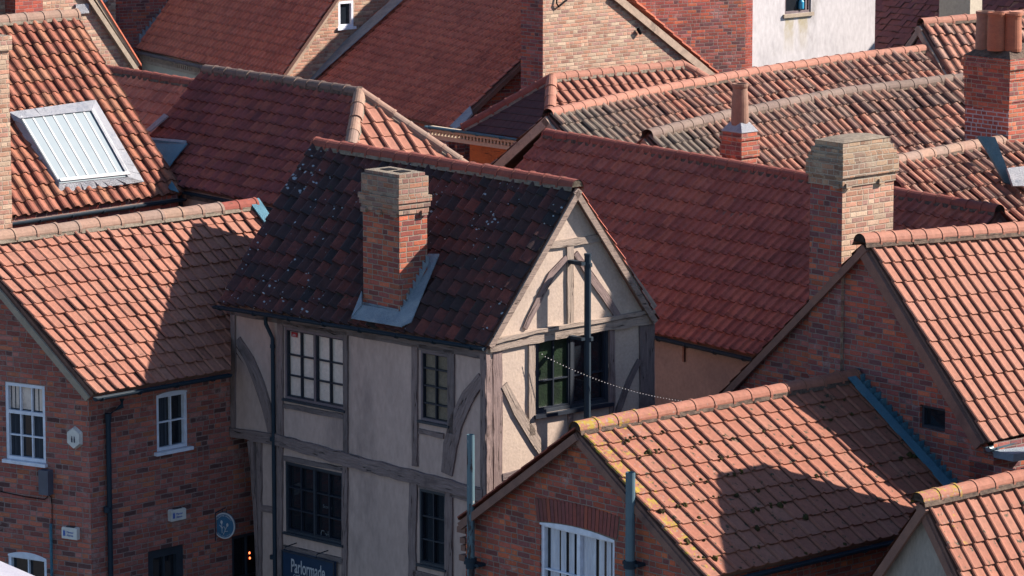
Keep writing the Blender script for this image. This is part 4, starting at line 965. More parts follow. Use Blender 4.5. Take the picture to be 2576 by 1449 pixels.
# two vertical vent pipes standing against the gable
for (x, yt, r_, lab, mm_) in ((1184, 1093, .052, 'blue-grey vent pipe with peeling paint, left of the curtained window', 'pipe_blue'), (1586, 1188, .062, 'smooth blue-grey vent pipe right of the curtained window', 'pipe_blue')):
    W_ = W7.moved(.14); p = W_.px(x, yt); o = thing('vent_pipe', lab, 'pipe', g0(p), 'vent pipes on the near gable')
    b = MB(); b.tube([g0(p), p], r_, 18, cap=False); b.tube([p - UP * .5, p], r_ * .86, 18, cap=False); b.face([p - UP * .4 + V((math.cos(k * .4) * r_ * .85, math.sin(k * .4) * r_ * .85, 0)) for k in range(15)], 0)
    mp_, gq = mat('peeling_blue_paint' + str(x)); Pq = gq.geo(); cc = gq.mix(gq.mapr(gq.noise(gq.vscale(Pq, (9, 9, 2.2)), 1.0, 5, .7), .56, .60), (.07, .125, .155), (.02, .015, .02)); cc = gq.mix(gq.mapr(gq.noise(gq.vscale(Pq, (16, 16, 3)), 1.2, 4, .7), .66, .69), cc, (.45, .42, .4)) if x < 1300 else cc
    if x > 1300: cc = gq.mix(gq.mapr(gq.noise(Pq, 7, 4), .3, .7), (.07, .12, .15), (.055, .10, .13))
    gq.out(cc, .45, None, .4); b.build('pipe_shaft', mp_, o, smooth=False)
    b = MB(); zc = W_.px(x, 1420).z; b.tube([g0(p, zc - .05), g0(p, zc + .05)], r_ * 1.35, 18); b.tube([g0(p, zc + .05), g0(p, zc + .09)], r_ * 1.6, 18) if x < 1300 else None
    b.box(g0(p, zc - .02) - W7.t * .14, W7.t * .28, UP * .04, -W7.n * .14); b.build('pipe_collar', M['gutter'], o)

# ================================================================== large brick gable with stack, right
P6 = b7 + u7 * .0; tA6 = -DA; W6 = Wall(P6, tA6)
a6 = W6.px(2178, 612); r6 = W6.px(2478, 1112); l6 = W6.px(1815, 992)
b6 = vp(2640, 578, a6, yaw(40)); f6 = vp(2640, 1072, r6, yaw(42)); bb6 = a6 + (b6 - a6) * 2.2
f6 = r6 + (f6 - r6).normalized() * (bb6 - a6).length; b6 = bb6
H6 = thing('tall_gable_house', 'dark red brick gabled house at right with peach pantile roof and one small dark window', 'house', g0((r6 + l6) / 2))
n6 = (r6 - a6).cross(b6 - a6); n6 = n6 if n6.z > 0 else -n6; n6.normalize(); lf6 = l6 + (b6 - a6); n6l = (l6 - a6).cross(b6 - a6); n6l = n6l if n6l.z > 0 else -n6l; n6l.normalize()
W6f = W6.moved(-.06)
w6 = win(W6f, (2315, 1017), (2377, 1088), nv=0, frame='frame_d', fw=.04, recess=.06)
uA, uB = W6f.loc(1830, 992)[0], W6f.loc(2500, 1120)[0]
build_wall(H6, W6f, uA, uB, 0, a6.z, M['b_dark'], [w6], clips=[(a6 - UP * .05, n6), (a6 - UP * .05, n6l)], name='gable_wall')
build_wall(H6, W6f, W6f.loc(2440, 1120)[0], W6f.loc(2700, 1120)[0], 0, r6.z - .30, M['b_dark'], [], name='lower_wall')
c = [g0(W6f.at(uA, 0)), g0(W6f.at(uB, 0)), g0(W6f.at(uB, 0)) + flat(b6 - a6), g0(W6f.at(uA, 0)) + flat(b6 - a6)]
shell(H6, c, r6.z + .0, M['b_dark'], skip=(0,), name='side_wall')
roof(H6, [a6, b6], [r6, f6], .21, .30, 't_clean', 'roll', .036, .028, .003, wob=.01)
roof(H6, [b6, a6], [lf6, l6], .21, .30, 't_clean', 'roll', .036, .028, .003, wob=.01)
u6 = (b6 - a6).normalized()
ridge(H6, [a6 + UP * .04 - u6 * .12, b6 + UP * .04], .125, 'r_clean', .30, 'mortar_d', endcap=True)
barge(H6, r6 - u6 * .0, a6 - u6 * .0, W6.n, .14, .06, 'verge', drop=.03); barge(H6, l6 - u6 * .02, a6 - u6 * .02, W6.n, .1, .05, 'verge', drop=.02)
gutter(H6, r6 - UP * .07, f6 - UP * .07, .06, 'pipe_blue', out=-W6.t * 0 + (r6 - l6).normalized() * .06)
b = MB(); q = W6f.px(2478, 1128); b.box(q, W6.t * .5, UP * -.10, u6 * .6 - W6.n * .0); b.build('lead_flashing', M['lead'], H6)
ch6, T6, _, _ = chimney(H6, (2121, 362), W6.px(2121, 362).y, 2040, 2250, r6.z, [(0, .09, -.04), (.09, .17, .0), (.17, .26, .025), (.26, .47, .05), (.47, .60, .02), (.60, None, 0)], 'b_buff', dl=DA, damage=.62, m2='b_far', m3='b_dark')  # shade painted in: darker brick on the left face, paler on the lit
# mortar cap, domed
b = MB(); s_l = (along(T6, DA, 2040) - T6).length; s_r = (along(T6, DB, 2250) - T6).length; N_ = 8
for i in range(N_):
    for j in range(N_):
        q = []
        for (x, y) in ((i, j), (i + 1, j), (i + 1, j + 1), (i, j + 1)):
            x, y = x / N_, y / N_; q.append(T6 + DB * (x * (s_r - .06) + .03) + DA * (y * (s_l - .06) + .03) + UP * (.055 * (16 * x * (1 - x) * y * (1 - y)) ** .6 + .002))
        b.face(q)
b.build('mortar_cap', M['mortar'], ch6)
flashing(H6, W6f, (2408, 1228), (2150, 940), .05, .09, 19, 'teal', off=.09, under=.12)
fn = n7; q0, q1 = pp(2152, 946, a7 + n7 * .10, n7), pp(2412, 1236, a7 + n7 * .10, n7)
b = MB(); N_ = 12
for i in range(N_):
    s0_, s1_ = q0.lerp(q1, i / N_), q0.lerp(q1, (i + 1) / N_); j0 = random.uniform(-.01, .01)
    b.prism([s0_, s1_, s1_ - u7 * (.17 + j0), s0_ - u7 * (.17 + j0)], n7 * .012)
b.build('lead_soaker', M['teal'], H7)
fa, fb = W6.px(2150, 950), W6.px(2420, 1250)
# ================================================================== corner house bottom right
a8 = pd(2322, 1262, 47); b8 = vp(2640, 1196, a8, u7); b8.z = a8.z; u8 = (b8 - a8).normalized(); b8 = a8 + u8 * 3.6
r8 = pp(2432, 1500, a8, u8); l8 = pp(2198, 1452, a8, u8); l8.z = r8.z
r8 = a8 + (r8 - a8) * 2.2; l8 = a8 + (l8 - a8) * 2.2
H8 = thing('rendered_gable_house', 'grey rendered gable end with pink pantile roof in the bottom right corner', 'house', g0((r8 + l8) / 2))
W8 = Wall(a8 + u8 * .08, r8 - l8); n8 = (r8 - a8).cross(u8); n8 = n8 if n8.z > 0 else -n8; n8.normalize(); n8l = (l8 - a8).cross(u8); n8l = n8l if n8l.z > 0 else -n8l; n8l.normalize()
hw = flat(r8 - a8).length
build_wall(H8, W8, -hw + .1, hw - .1, 0, a8.z, M['grey_render'], [], clips=[(a8 - UP * .06, n8), (a8 - UP * .06, n8l)], name='gable_wall')
shell(H8, [g0(l8), g0(r8), g0(r8 + u8 * 3.6), g0(l8 + u8 * 3.6)], r8.z, M['grey_render'], skip=(0,), name='side_wall')
roof(H8, [a8, b8], [r8, r8 + u8 * 3.6], .22, .30, 't_pink', 'roll', .034, .03, .003, wob=.01, lich=lambda s, t: .7 if s < .12 and t < .25 else .0)
roof(H8, [b8, a8], [l8 + u8 * 3.6, l8], .22, .30, 't_pink', 'roll', .034, .03, .003, wob=.01)
ridge(H8, [a8 + UP * .035 - u8 * .1, b8 + UP * .035], .115, 'r_pink', .34, 'mortar_d', endcap=True, lich=lambda s: 1. if s < .12 else 0.)
barge(H8, l8 - u8 * .02, a8 - u8 * .02, -u8, .11, .05, 'verge', drop=.03); barge(H8, r8, a8, -u8, .09, .03, 'verge', drop=.04)

Ps = pp(1805, 1190, a7 + n7 * .06, n7); caster_top = Ps + sdir * 5.4
b = MB()
for (f0, f1, zt_, o_) in ((0, 1.5, 0, 0), (0, 1.5, -.0, .0)):
    c0 = g0(caster_top); b.prism([c0, c0 + DB * .9, c0 + DB * .9 - DA * 3.2, c0 - DA * 3.2], UP * caster_top.z); break
b.build('chimney', M['b_chim'], H8)  # off-frame block added, shaped to cast the shadow on the near roof

# ================================================================== behind the timber house: long red roof
a5 = pd(2515, 535, 59); b5 = pz(1375, 340, a5.z); u5 = (b5 - a5).normalized(); n5, pr5, _ = hplane(a5, b5, 42, V((-1, -1, 0)))
e5 = pp(1905, 902, a5, n5); ef5 = pp(1652, 830, a5, n5); dd = (ef5 - e5).normalized()
e5a = e5 - dd * 6; ef5b = along(e5, dd, 1240); rl = (a5 - b5).length
ze = (e5.z + ef5.z) / 2; run = (a5.z - ze) / math.tan(R(42)); E5a = a5 + pr5 * run; E5a.z = ze; E5b = b5 + pr5 * run; E5b.z = ze
o5a = a5 - pr5 * run; o5a.z = ze; o5b = b5 - pr5 * run; o5b.z = ze
H5 = thing('long_red_roofed_house', 'long house with shaded plain red pantiles and pale render, behind the timber house', 'house', g0((a5 + b5) / 2))
roof(H5, [b5, a5], [E5b, E5a], .2, .285, 't_red', 'rolld', .055, .034, .006, wob=.05, slip=.02)
roof(H5, [a5, b5], [o5a, o5b], .2, .285, 't_red', 'roll', .04, .022, .004)
ridge(H5, [a5 + UP * .03, b5 + UP * .03], .11, 'r_red', .33, 'mortar_d', endcap=True)
ins = -pr5 * .12
c = [g0(E5b + ins), g0(E5a + ins), g0(o5a - ins), g0(o5b - ins)]
shell(H5, c, ze, M['plaster_s'], apex={1: a5 - UP * .08, 3: b5 - UP * .08})
gutter(H5, E5b - UP * .05, E5a - UP * .05, .055, out=pr5 * .05)
W5 = Wall(E5b + ins, a5 - b5); b = MB(); u, z = W5.loc(1723, 870); wbox(b, W5, u - .02, u + .02, z - .25, z, 0, .04); b.build('bracket', M['verge'], H5)
barge(H5, E5b + u5 * .04, b5 + u5 * .04, u5, .12, .04, 'verge', drop=.04)

# ================================================================== hipped house, behind left
a3 = pd(905, 236, 67); b3 = pz(517, 178, a3.z); u3 = (b3 - a3).normalized(); p3 = V((u3.y, -u3.x, 0)); p3 = p3 if p3.y < 0 else -p3
h3 = 1.80; z3 = a3.z - 1.74
E3n = a3 - u3 * h3 + p3 * h3; E3n.z = z3; E3r = a3 - u3 * h3 - p3 * h3; E3r.z = z3; E3f = b3 + p3 * h3; E3f.z = z3; E3g = b3 - p3 * h3; E3g.z = z3
H3 = thing('hipped_roof_house', 'house with wine-red hipped pantile roof and lead valley, between skylight roof and timber house', 'house', g0((a3 + b3) / 2))
hn = (E3n - a3).cross(UP).normalized(); hn = hn if hn.dot(-u3 + p3 * 0) > 0 else -hn
A3x = a3 - u3 * h3
roof(H3, [b3, A3x], [E3f, E3n], .18, .23, 't_wine', 'essd', .05, .034, .01, slip=.02, clips=[(a3, hn)], wob=.04)
hn2 = (E3r - a3).cross(UP).normalized(); hn2 = hn2 if hn2.dot(-p3) > 0 else -hn2
roof(H3, [A3x + UP * 0, b3], [E3r, E3g], .18, .23, 't_wine', 'ess', .035, .022, .006, clips=[(a3, -hn2)])
roof(H3, [a3 + p3 * h3, a3 - p3 * h3], [E3n, E3r], .27, .30, 't_clean', 'roll', .05, .024, .004, clips=[(a3, -hn), (a3, hn2)])
ridge(H3, [b3 + UP * .03, a3 + UP * .03], .11, 'r_grey', .36, 'mortar_d'); ridge(H3, [a3 + UP * .03, E3n + UP * .03], .11, 'r_old', .33, 'mortar', name='hip_tiles'); ridge(H3, [a3 + UP * .03, E3r + UP * .03], .11, 'r_old', .36, 'mortar', name='hip_tiles')
i3 = -p3 * .12
shell(H3, [g0(E3f + i3), g0(E3n + i3 + u3 * .12), g0(E3r - i3 + u3 * .12), g0(E3g - i3)], z3, M['plaster_shade'], apex={3: b3 - UP * .1})
gutter(H3, E3f - UP * .05, E3n - UP * .05, .05, out=p3 * .05)
W3 = Wall(E3f + i3, -u3); pipe(H3, [W3.px(466, 452, .1), g0(W3.px(466, 452, .1))], .035); b = MB(); u, z = W3.loc(480, 470); wbox(b, W3, u - .1, W3.loc(725, 500)[0], z3 - .2, z3 - .1, 0, .03); b.build('eaves_board', M['timber_d'], H3)
Q3 = lambda x, y, o=.0: pp(x, y, b3 + p3 * .0 + n5 * 0, V((p3.x * .7, p3.y * .7, .714)))
n3 = (E3f - b3).cross(u3); n3 = n3 if n3.z > 0 else -n3; n3.normalize(); R3 = lambda x, y, o=.08: pp(x, y, b3 + n3 * o, n3)
b = MB(); b.prism([R3(356, 350, .19), R3(472, 362, .19), R3(440, 402, .19), R3(408, 446, .19)], n3 * .02); b.prism([R3(350, 366, .22), R3(374, 362, .22), R3(452, 486, .22), R3(428, 478, .22)], n3 * .02)
b.build('lead_valley', M['teal'], H3)
b = MB(); b.prism([R3(356, 346, .18), R3(470, 356, .18), R3(468, 366, .18), R3(360, 362, .18)], n3 * .03); b.build('lead_roll', M['lead'], H3)
b = MB(); b.prism([R3(368, 330, .16), R3(380, 332, .16), R3(425, 294, .16), R3(415, 288, .16)], n3 * .03); b.build('white_flashing', M['lead_w'], H3)

# ================================================================== skylight house, upper left
b2 = pd(192, 42, 70); e2 = pp(458, 486, b2, DB); l2 = pz(25, 547, e2.z); d2 = (l2 - e2).normalized()
a2 = b2 - DB * 4.5; E2a = e2 + d2 * 4.8
H2 = thing('skylight_house', 'amber pantiled house at upper left with a large leaded skylight in its slope', 'house', g0((a2 + e2) / 2))
n2 = (e2 - b2).cross(a2 - b2); n2 = n2 if n2.z > 0 else -n2; n2.normalize(); o2 = b2 + (b2 - e2); o2.z = e2.z; o2a = a2 + (o2 - b2)
roof(H2, [a2, b2], [E2a, e2], .225, .28, 't_sky', 'bold', .055, .03, .008, wob=.03)
roof(H2, [b2, a2], [o2, o2a], .235, .31, 't_sky', 'bold', .06, .03, .008)
ridge(H2, [a2 + UP * .04, b2 + UP * .04], .125, 'r_old', .38, 'mortar')
shell(H2, [g0(E2a), g0(e2 - DB * .1), g0(o2 - DB * .1), g0(o2a)], e2.z, M['b_dark'], apex={1: b2 - UP * .1 - DB * .1})
gutter(H2, E2a - UP * .08, e2 - UP * .08, .055, out=V((.05, -.05, 0)))
R2 = lambda x, y, o=0.: pp(x, y, b2 + n2 * o, n2)
def quadprism(b, q, n, th, mi=0): b.prism(q, n * th, mi)
oc = [(22, 283), (240, 252), (362, 458), (146, 487)]; ic = [(50, 299), (229, 279), (322, 446), (148, 464)]
sk_ = thing('skylight', 'large six-bar skylight with white lead surround set in the amber pantile roof', 'skylight', R2(190, 480, .05))
b = MB()
for i in range(4):
    p, q = oc[i], oc[(i + 1) % 4]; r_, s_ = ic[(i + 1) % 4], ic[i]; N_ = 10
    for k in range(N_):
        L_ = lambda A_, B_, t: (A_[0] + (B_[0] - A_[0]) * t, A_[1] + (B_[1] - A_[1]) * t)
        o0 = R2(*L_(p, q, k / N_), .13 + random.uniform(0, .03)); o1 = R2(*L_(p, q, (k + 1) / N_), .13 + random.uniform(0, .03)); i0 = R2(*L_(s_, r_, k / N_), .235); i1 = R2(*L_(s_, r_, (k + 1) / N_), .235)
        b.prism([o0, o1, i1, i0], n2 * .012)
b.build('lead_surround', M['lead_w'], sk_)
b = MB(); b.prism([R2(*p, .195) for p in ic], n2 * .025); b.build('pane', M['glass_sky'], sk_)
for k in range(8):
    t = k / 7; L_ = lambda A_, B_, t: (A_[0] + (B_[0] - A_[0]) * t, A_[1] + (B_[1] - A_[1]) * t)
    p, q = R2(*L_(ic[0], ic[1], t), .16), R2(*L_(ic[3], ic[2], t), .16); b = MB(); b.box(p - DB * .018 + n2 * .056, q - p, DB * .036, n2 * .012); b.build('glazing_bar', M['white'], sk_)
b = MB(); p, q = R2(*ic[3], .16), R2(*ic[2], .16); b.box(p + n2 * .056, q - p, (R2(*ic[0], .16) - p).normalized() * .06, n2 * .035); b.build('bottom_rail', M['white'], sk_)

# ================================================================== low roof joining, behind skylight house
a13 = pd(497, 215, 73.5); b13 = pz(262, 178, a13.z); u13 = (b13 - a13).normalized(); p13 = V((u13.y, -u13.x, 0)); p13 = p13 if p13.y < 0 else -p13
H13 = thing('low_link_house', 'low link building with small shaded red roof between skylight house and hipped house', 'house', g0((a13 + b13) / 2))
A13 = a13 - u13 * 1.5; B13 = b13 + u13 * 1.2; dn = lambda p: V((p.x + p13.x * 2, p.y + p13.y * 2, p.z - 2.)); dm = lambda p: V((p.x - p13.x * 1.5, p.y - p13.y * 1.5, p.z - 1.5))
roof(H13, [B13, A13], [dn(B13), dn(A13)], .19, .26, 't_far', 'ess', .04, .022, .01)
roof(H13, [A13, B13], [dm(A13), dm(B13)], .19, .26, 't_far', 'ess', .04, .022, .01)
ridge(H13, [A13 + UP * .03, B13 + UP * .03], .11, 'r_red', .33, 'mortar_d')
shell(H13, [g0(dn(B13)), g0(dn(A13)), g0(dm(A13)), g0(dm(B13))], a13.z - 2, M['b_dark'])

# ================================================================== small new hipped roof with dentil cornice
a10 = pd(1388, 200, 77.5); b10 = pz(1716, 166, a10.z); v10 = (b10 - a10).normalized(); p10 = V((v10.y, -v10.x, 0)); h10 = 1.24; dz = V((0, 0, -1.01))
CL, CN, CR, CB = a10 - v10 * h10 - p10 * h10 + dz, a10 - v10 * h10 + p10 * h10 + dz, b10 + v10 * h10 + p10 * h10 + dz, b10 + v10 * h10 - p10 * h10 + dz
H10 = thing('cornice_house', 'small hipped house with cream dentil cornice, orange boarding and new peach ridge tiles', 'house', g0((a10 + b10) / 2))
def hipc(P, Q, into): n_ = (Q - P).cross(UP).normalized(); return n_ if n_.dot(into) > 0 else -n_
roof(H10, [a10 - v10 * h10, b10 + v10 * h10], [CN, CR], .235, .3, 't_clean', 'roll', .055, .024, .004, clips=[(a10, hipc(a10, CN, -v10)), (b10, hipc(b10, CR, v10))])
roof(H10, [a10 - p10 * h10, a10 + p10 * h10], [CL, CN], .165, .2, 't_slate', 'plain', .01, .012, .003, clips=[(a10, hipc(a10, CN, p10)), (a10, hipc(a10, CL, -p10))])
roof(H10, [b10 + v10 * h10, a10 - v10 * h10], [CB, CL], .3, .3, 't_slate', 'plain', .01, .012, clips=[(a10, hipc(a10, CL, -v10)), (b10, hipc(b10, CB, v10))])
roof(H10, [b10 + p10 * h10, b10 - p10 * h10], [CR, CB], .3, .3, 't_slate', 'plain', .01, .012, clips=[(b10, hipc(b10, CR, p10)), (b10, hipc(b10, CB, -p10))])
for P_, Q_2, nm in ((a10, b10, 'ridge_tiles'), (a10, CN, 'hip_tiles'), (a10, CL, 'hip_tiles'), (b10, CR, 'hip_tiles')): ridge(H10, [P_ + UP * .03, Q_2 + UP * .03], .115, 'r_clean' if nm != 'hip_tiles' or Q_2 is CN else 'r_red' if Q_2 is CL else 'r_clean', .33, 'mortar', name=nm)
sh = [g0(CL + v10 * .1 + p10 * .1), g0(CN + v10 * .1 - p10 * .1), g0(CR - v10 * .1 - p10 * .1), g0(CB - v10 * .1 + p10 * .1)]
shell(H10, sh, CL.z, M['orange_wood'])
W10 = Wall(CL + v10 * .1, CN - CL); b = MB(); L_ = (CN - CL).length
wbox(b, W10, -1.0, L_, CL.z - .10, CL.z - .01, 0, .14); wbox(b, W10, -1.0, L_, CL.z - .27, CL.z - .19, 0, .05)
x = -1.0
while x < L_: wbox(b, W10, x, x + .05, CL.z - .18, CL.z - .102, 0, .09); x += .10
b.build('dentil_cornice', M['cream_paint'], H10)
gutter(H10, CL - (CN - CL).normalized() * 1.0, CN, .05, 'teal', out=-v10 * .08)

# ================================================================== long weathered roofs, right
def level(pts, d): p0 = pd(*pts[0], d); return [p0] + [pz(*q, p0.z) for q in pts[1:]]
def longroof(nm, lab, pts, d, w, pitch, tw, mt, ext=0., gl=None, rm='r_old', back=1.5, grey=False, wallm='b_dark', prof='bold', amp=.075):
    P = level(pts, d); u = (P[-1] - P[0]).normalized(); P[-1] = P[-1] + (P[-1] - P[-2]).normalized() * ext; p_ = V((u.y, -u.x, 0))
    B = [V((q.x + p_.x * w, q.y + p_.y * w, q.z - w * math.tan(R(pitch)))) for q in P]; C_ = [V((q.x - p_.x * back, q.y - p_.y * back, q.z - back * math.tan(R(pitch)))) for q in P]
    o = thing(nm, lab, 'house', g0((P[0] + P[-1]) / 2))
    roof(o, P, B, tw, .30, mt, prof, amp, .035, .014, wob=.06, slip=.02, lich=gl)
    roof(o, P[::-1], C_[::-1], tw, .30, mt, prof, amp, .03, .01)
    ridge(o, [q + UP * .04 for q in P], .12, rm, .42, 'mortar_d')
    cz = min(B[0].z, B[-1].z) + .1
    shell(o, [g0(B[0] - p_ * .1), g0(B[-1] - p_ * .1), g0(C_[-1] + p_ * .1), g0(C_[0] + p_ * .1)], B[0].z, M[wallm], apex={3: P[0] - UP * .08 , 1: P[-1] - UP * .08})
    return o, P, B, C_, u, p_
def mixroof(P): pass
H9a, P9a, B9a, C9a, u9a, p9a = longroof('long_weathered_house', 'long rear house with sunlit mixed brown pantiles, running towards the white wall', [(1378, 292), (1600, 243), (1900, 186), (2150, 148), (2290, 132)], 72.5, 3.2, 40, .27, 't_old', ext=.6, rm='r_clean', gl=lambda s, t: min(1, max(0, 1.3 - s * 4.2)))
barge(H9a, C9a[0] - u9a * .03, P9a[0] - u9a * .03, -u9a, .16, .06, 'verge_p', drop=.0, name='verge_board'); barge(H9a, B9a[0] - u9a * .03, P9a[0] - u9a * .03, -u9a, .1, .06, 'verge_p', drop=.03)
H9b, P9b, B9b, C9b, u9b, p9b = longroof('middle_weathered_house', 'middle long roof of bold brown pantiles with mossy grey ridge, behind the single-pot chimney', [(1628, 345), (1800, 302), (2100, 240), (2430, 200)], 69, 2.4, 42, .27, 't_old', rm='r_grey', gl=lambda s, t: min(1, max(0, 1.2 - s * 5)) + (.35 if t < .15 else 0))
barge(H9b, B9b[0] - u9b * .03, P9b[0] - u9b * .03, -u9b, .1, .06, 'mortar', drop=.03)
H9c, P9c, B9c, C9c, u9c, p9c = longroof('small_weathered_house', 'short lower roof of brown pantiles beside the tall brick stack with three pots', [(2200, 420), (2400, 381), (2495, 364)], 64.5, 3.2, 38, .25, 't_old', ext=1.5, rm='r_old')
H9d, P9d, B9d, C9d, u9d, p9d = longroof('upper_weathered_house', 'house with brown pantile roof and small brick gable at the upper right edge', [(2316, 62), (2600, 38)], 84, 3.1, 48, .25, 't_old', ext=1., rm='r_clean', amp=.06)
barge(H9d, B9d[0] - u9d * .03, P9d[0] - u9d * .03, -u9d, .12, .05, 'verge_p', drop=.03); barge(H9d, C9d[0] - u9d * .03, P9d[0] - u9d * .03, -u9d, .12, .05, 'verge_p', drop=.03)
# small chimney with one pot
SC, TS, s1_, s2_ = chimney(H9b, (1866, 335), 66, 1816, 1906, P9b[0].z - 3, [(0, .07, .0), (.07, .13, .03), (.13, .22, .012), (.22, .42, .025), (.42, None, 0)], 'b_chim')
ctr = TS + DA * s1_ * .5 + DB * s2_ * .5
b = MB(); N = lambda k, f, z: ctr + (DA * (s1_ * .5 * (1 if k in (1, 2) else -1)) + DB * (s2_ * .5 * (1 if k in (2, 3) else -1))) * f + UP * z
for k in range(4): b.face([N(k, 1.05, 0), N(k, .55, .15), N((k + 1) % 4, .55, .15), N((k + 1) % 4, 1.05, 0)][::1])
b.face([N(k, .55, .15) for k in range(4)]); b.build('mortar_flaunching', M['lead_w'], SC)
pot(SC, ctr + UP * .1, [(.145, 0), (.15, .05), (.14, .4), (.122, .62), (.128, .63), (.138, .66), (.138, .70), (.11, .70), (.105, .4), (.0, .35)], 'clay_b')
# tall chimney with three pots, right edge
F1 = pd(2541, 152, 66)
CF, TF, f1_, f2_ = chimney(H9c, (2541, 150), 67.5, 2430, 2700, P9c[0].z - 3, [(0, .08, .03), (.08, .18, .06), (.18, .36, .03), (.36, .74, .015), (.74, .9, .0), (.9, None, 0)], 'b_chim')
b = MB(); b.box(TF + (DA + DB) * -.003 - UP * 1.75, DA * (f1_ * .985), DB * -.006, UP * .86); b.build('whitened_brickwork', M['b_white'], CF)
b = MB(); cc_ = TF - (DA + DB) * .03
b.face([cc_, cc_ + DB * (f2_ + .06), cc_ + DB * (f2_ - .1) + DA * .15 + UP * .12, cc_ + DB * .15 + DA * .15 + UP * .12]); b.face([cc_ + DA * (f1_ + .06), cc_, cc_ + DB * .15 + DA * .15 + UP * .12, cc_ + DB * .15 + DA * (f1_ - .12) + UP * .12])
b.face([cc_ + DB * .15 + DA * .15 + UP * .12, cc_ + DB * (f2_ - .1) + DA * .15 + UP * .12, cc_ + DB * (f2_ - .1) + DA * (f1_ - .12) + UP * .12, cc_ + DB * .15 + DA * (f1_ - .12) + UP * .12]); b.build('mortar_flaunching', M['mortar_d'], CF)
PP = [(.155, 0), (.165, .05), (.16, .3), (.15, .55), (.155, .6), (.165, .62), (.165, .66), (.13, .66), (.125, .3), (0, .3)]
for (x, y, mm_, sc) in ((2477, 124, 'clay_b', 1.), (2506, 127, 'clay', .97), (2546, 129, 'clay', 1.0)):
    pot(CF, pd(x, y, 67.85 if x > 2500 else 68.25) , [(r_ * sc, z_ * 1.) for r_, z_ in PP], mm_)
b = MB(); q = lambda x, y, d_=66.2: pd(x, y, d_)
WC = Wall(TF, -DA)
b.prism([q(2457, 345), q(2500, 347), q(2545, 466), q(2525, 460), q(2480, 380)], V((.02, -.03, .02))); b.build('lead_flashing', M['teal'], CF)
b = MB(); b.prism([q(2530, 425, 66.1), q(2620, 415, 66.4), q(2620, 470, 66.2), q(2545, 470, 65.9)], V((.02, -.03, .02))); b.build('white_flashing', M['lead_w'], CF)

# ================================================================== far row
ya = yaw(119); yb = yaw(29)       # this row is turned a little
P11 = pd(702, 203, 90); e11l = along(P11, ya, 300); d_ = .0
up = lambda p, s_, pit, dr: V((p.x + dr.x * s_, p.y + dr.y * s_, p.z + s_ * math.tan(R(pit))))
H11 = thing('far_red_roof_house', 'far house with shaded red pantile roof and buff brick gable holding one small window', 'house', g0(P11))
top1, top0 = up(P11, 3.6, 51, yb), up(e11l, 3.6, 51, yb)
roof(H11, [top0, top1], [e11l, P11], .2, .22, 't_far', 'rolld', .055, .03, .006)
W11 = Wall(P11 + ya * .08, DB); u0, u1_ = 0, W11.loc(1100, 100)[0]
wz = win(W11, (851, 4), (889, 66), nv=0, frame='frame_w', fw=.06, recess=.02, sill=(.05, .06, .05))
sl_n = V((0, 0, 0)); va = W11.loc(702, 203); vb = W11.loc(838, 0); sn = (W11.at(*vb) - W11.at(*va)).cross(W11.n).normalized(); sn = sn if sn.dot(-W11.t) > 0 else -sn
build_wall(H11, W11, u0, u1_, 0, W11.loc(700, -80)[1], M['b_far'], [wz], clips=[(W11.at(*va), sn)], name='gable_wall')
barge(H11, W11.at(*va), W11.at(*W11.loc(860, -33)), W11.n, .16, .05, 'verge_p', drop=-.02)
gutter(H11, e11l - UP * .05, P11 - UP * .05, .07, 'frame_m', out=-yb * .07)
We = Wall(e11l + yb * .1, -ya); b = MB(); wbox(b, We, 0, (P11 - e11l).length, 0, P11.z, -.2, 0); b.build('front_wall', M['beige_paint'], H11)
b = MB(); L_ = (P11 - e11l).length; wbox(b, We, 0, L_, P11.z - .16, P11.z - .06, 0, .12); x = 0
while x < L_: wbox(b, We, x, x + .06, P11.z - .26, P11.z - .165, 0, .09); x += .12
wbox(b, We, 0, L_, P11.z - .34, P11.z - .265, 0, .06); b.build('dentil_cornice', M['verge_p'], H11)
# taller neighbour on its left, with the lead-dressed party wall
Pn = pd(345, 125, 98.); Wn = Wall(Pn, DB)
# party wall follows the roof edge
pw = [We.at(0, P11.z - 4)]
pl = along(P11, ya, 347); WP = Wall(pl - yb * .0, yb)
H14 = thing('beige_front_house', 'far beige painted house with dentil gutter and brick party wall at the top left', 'house', g0(pl))
b = MB(); zt_ = pl.z + 6
b.prism([WP.at(-.9, 0), WP.at(5, 0), WP.at(5, zt_), WP.at(-.9, zt_)], -WP.n * .3); b.build('party_wall', M['b_dark'], H14)
Wq = Wall(WP.at(-.9, 5), -ya); b = MB(); wbox(b, Wq, -.0, .3, 0, zt_, -.2, .01); b.build('brick_pier', M['b_far'], H14)
b = MB(); wbox(b, Wq, -5, -.0, 0, zt_, -.3, 0); b.build('front_wall', M['beige_paint'], H14)
b = MB(); zc = Wq.loc(290, 22)[1]; x = -5
wbox(b, Wq, -5, .32, zc, zc + .1, 0, .16); wbox(b, Wq, -5, .32, zc - .22, zc - .15, 0, .06)
while x < .2: wbox(b, Wq, x, x + .06, zc - .145, zc - .01, 0, .1); x += .12
b.build('dentil_cornice', M['verge'], H14)
gutter(H14, Wq.at(-5, zc + .2, .1), Wq.at(.35, zc + .2, .1), .08, 'lead')
WPf = WP.moved(.16); flashing(H14, WP, (349, 112), (452, -8), .14, .12, 12, 'lead', off=.05, under=.1)
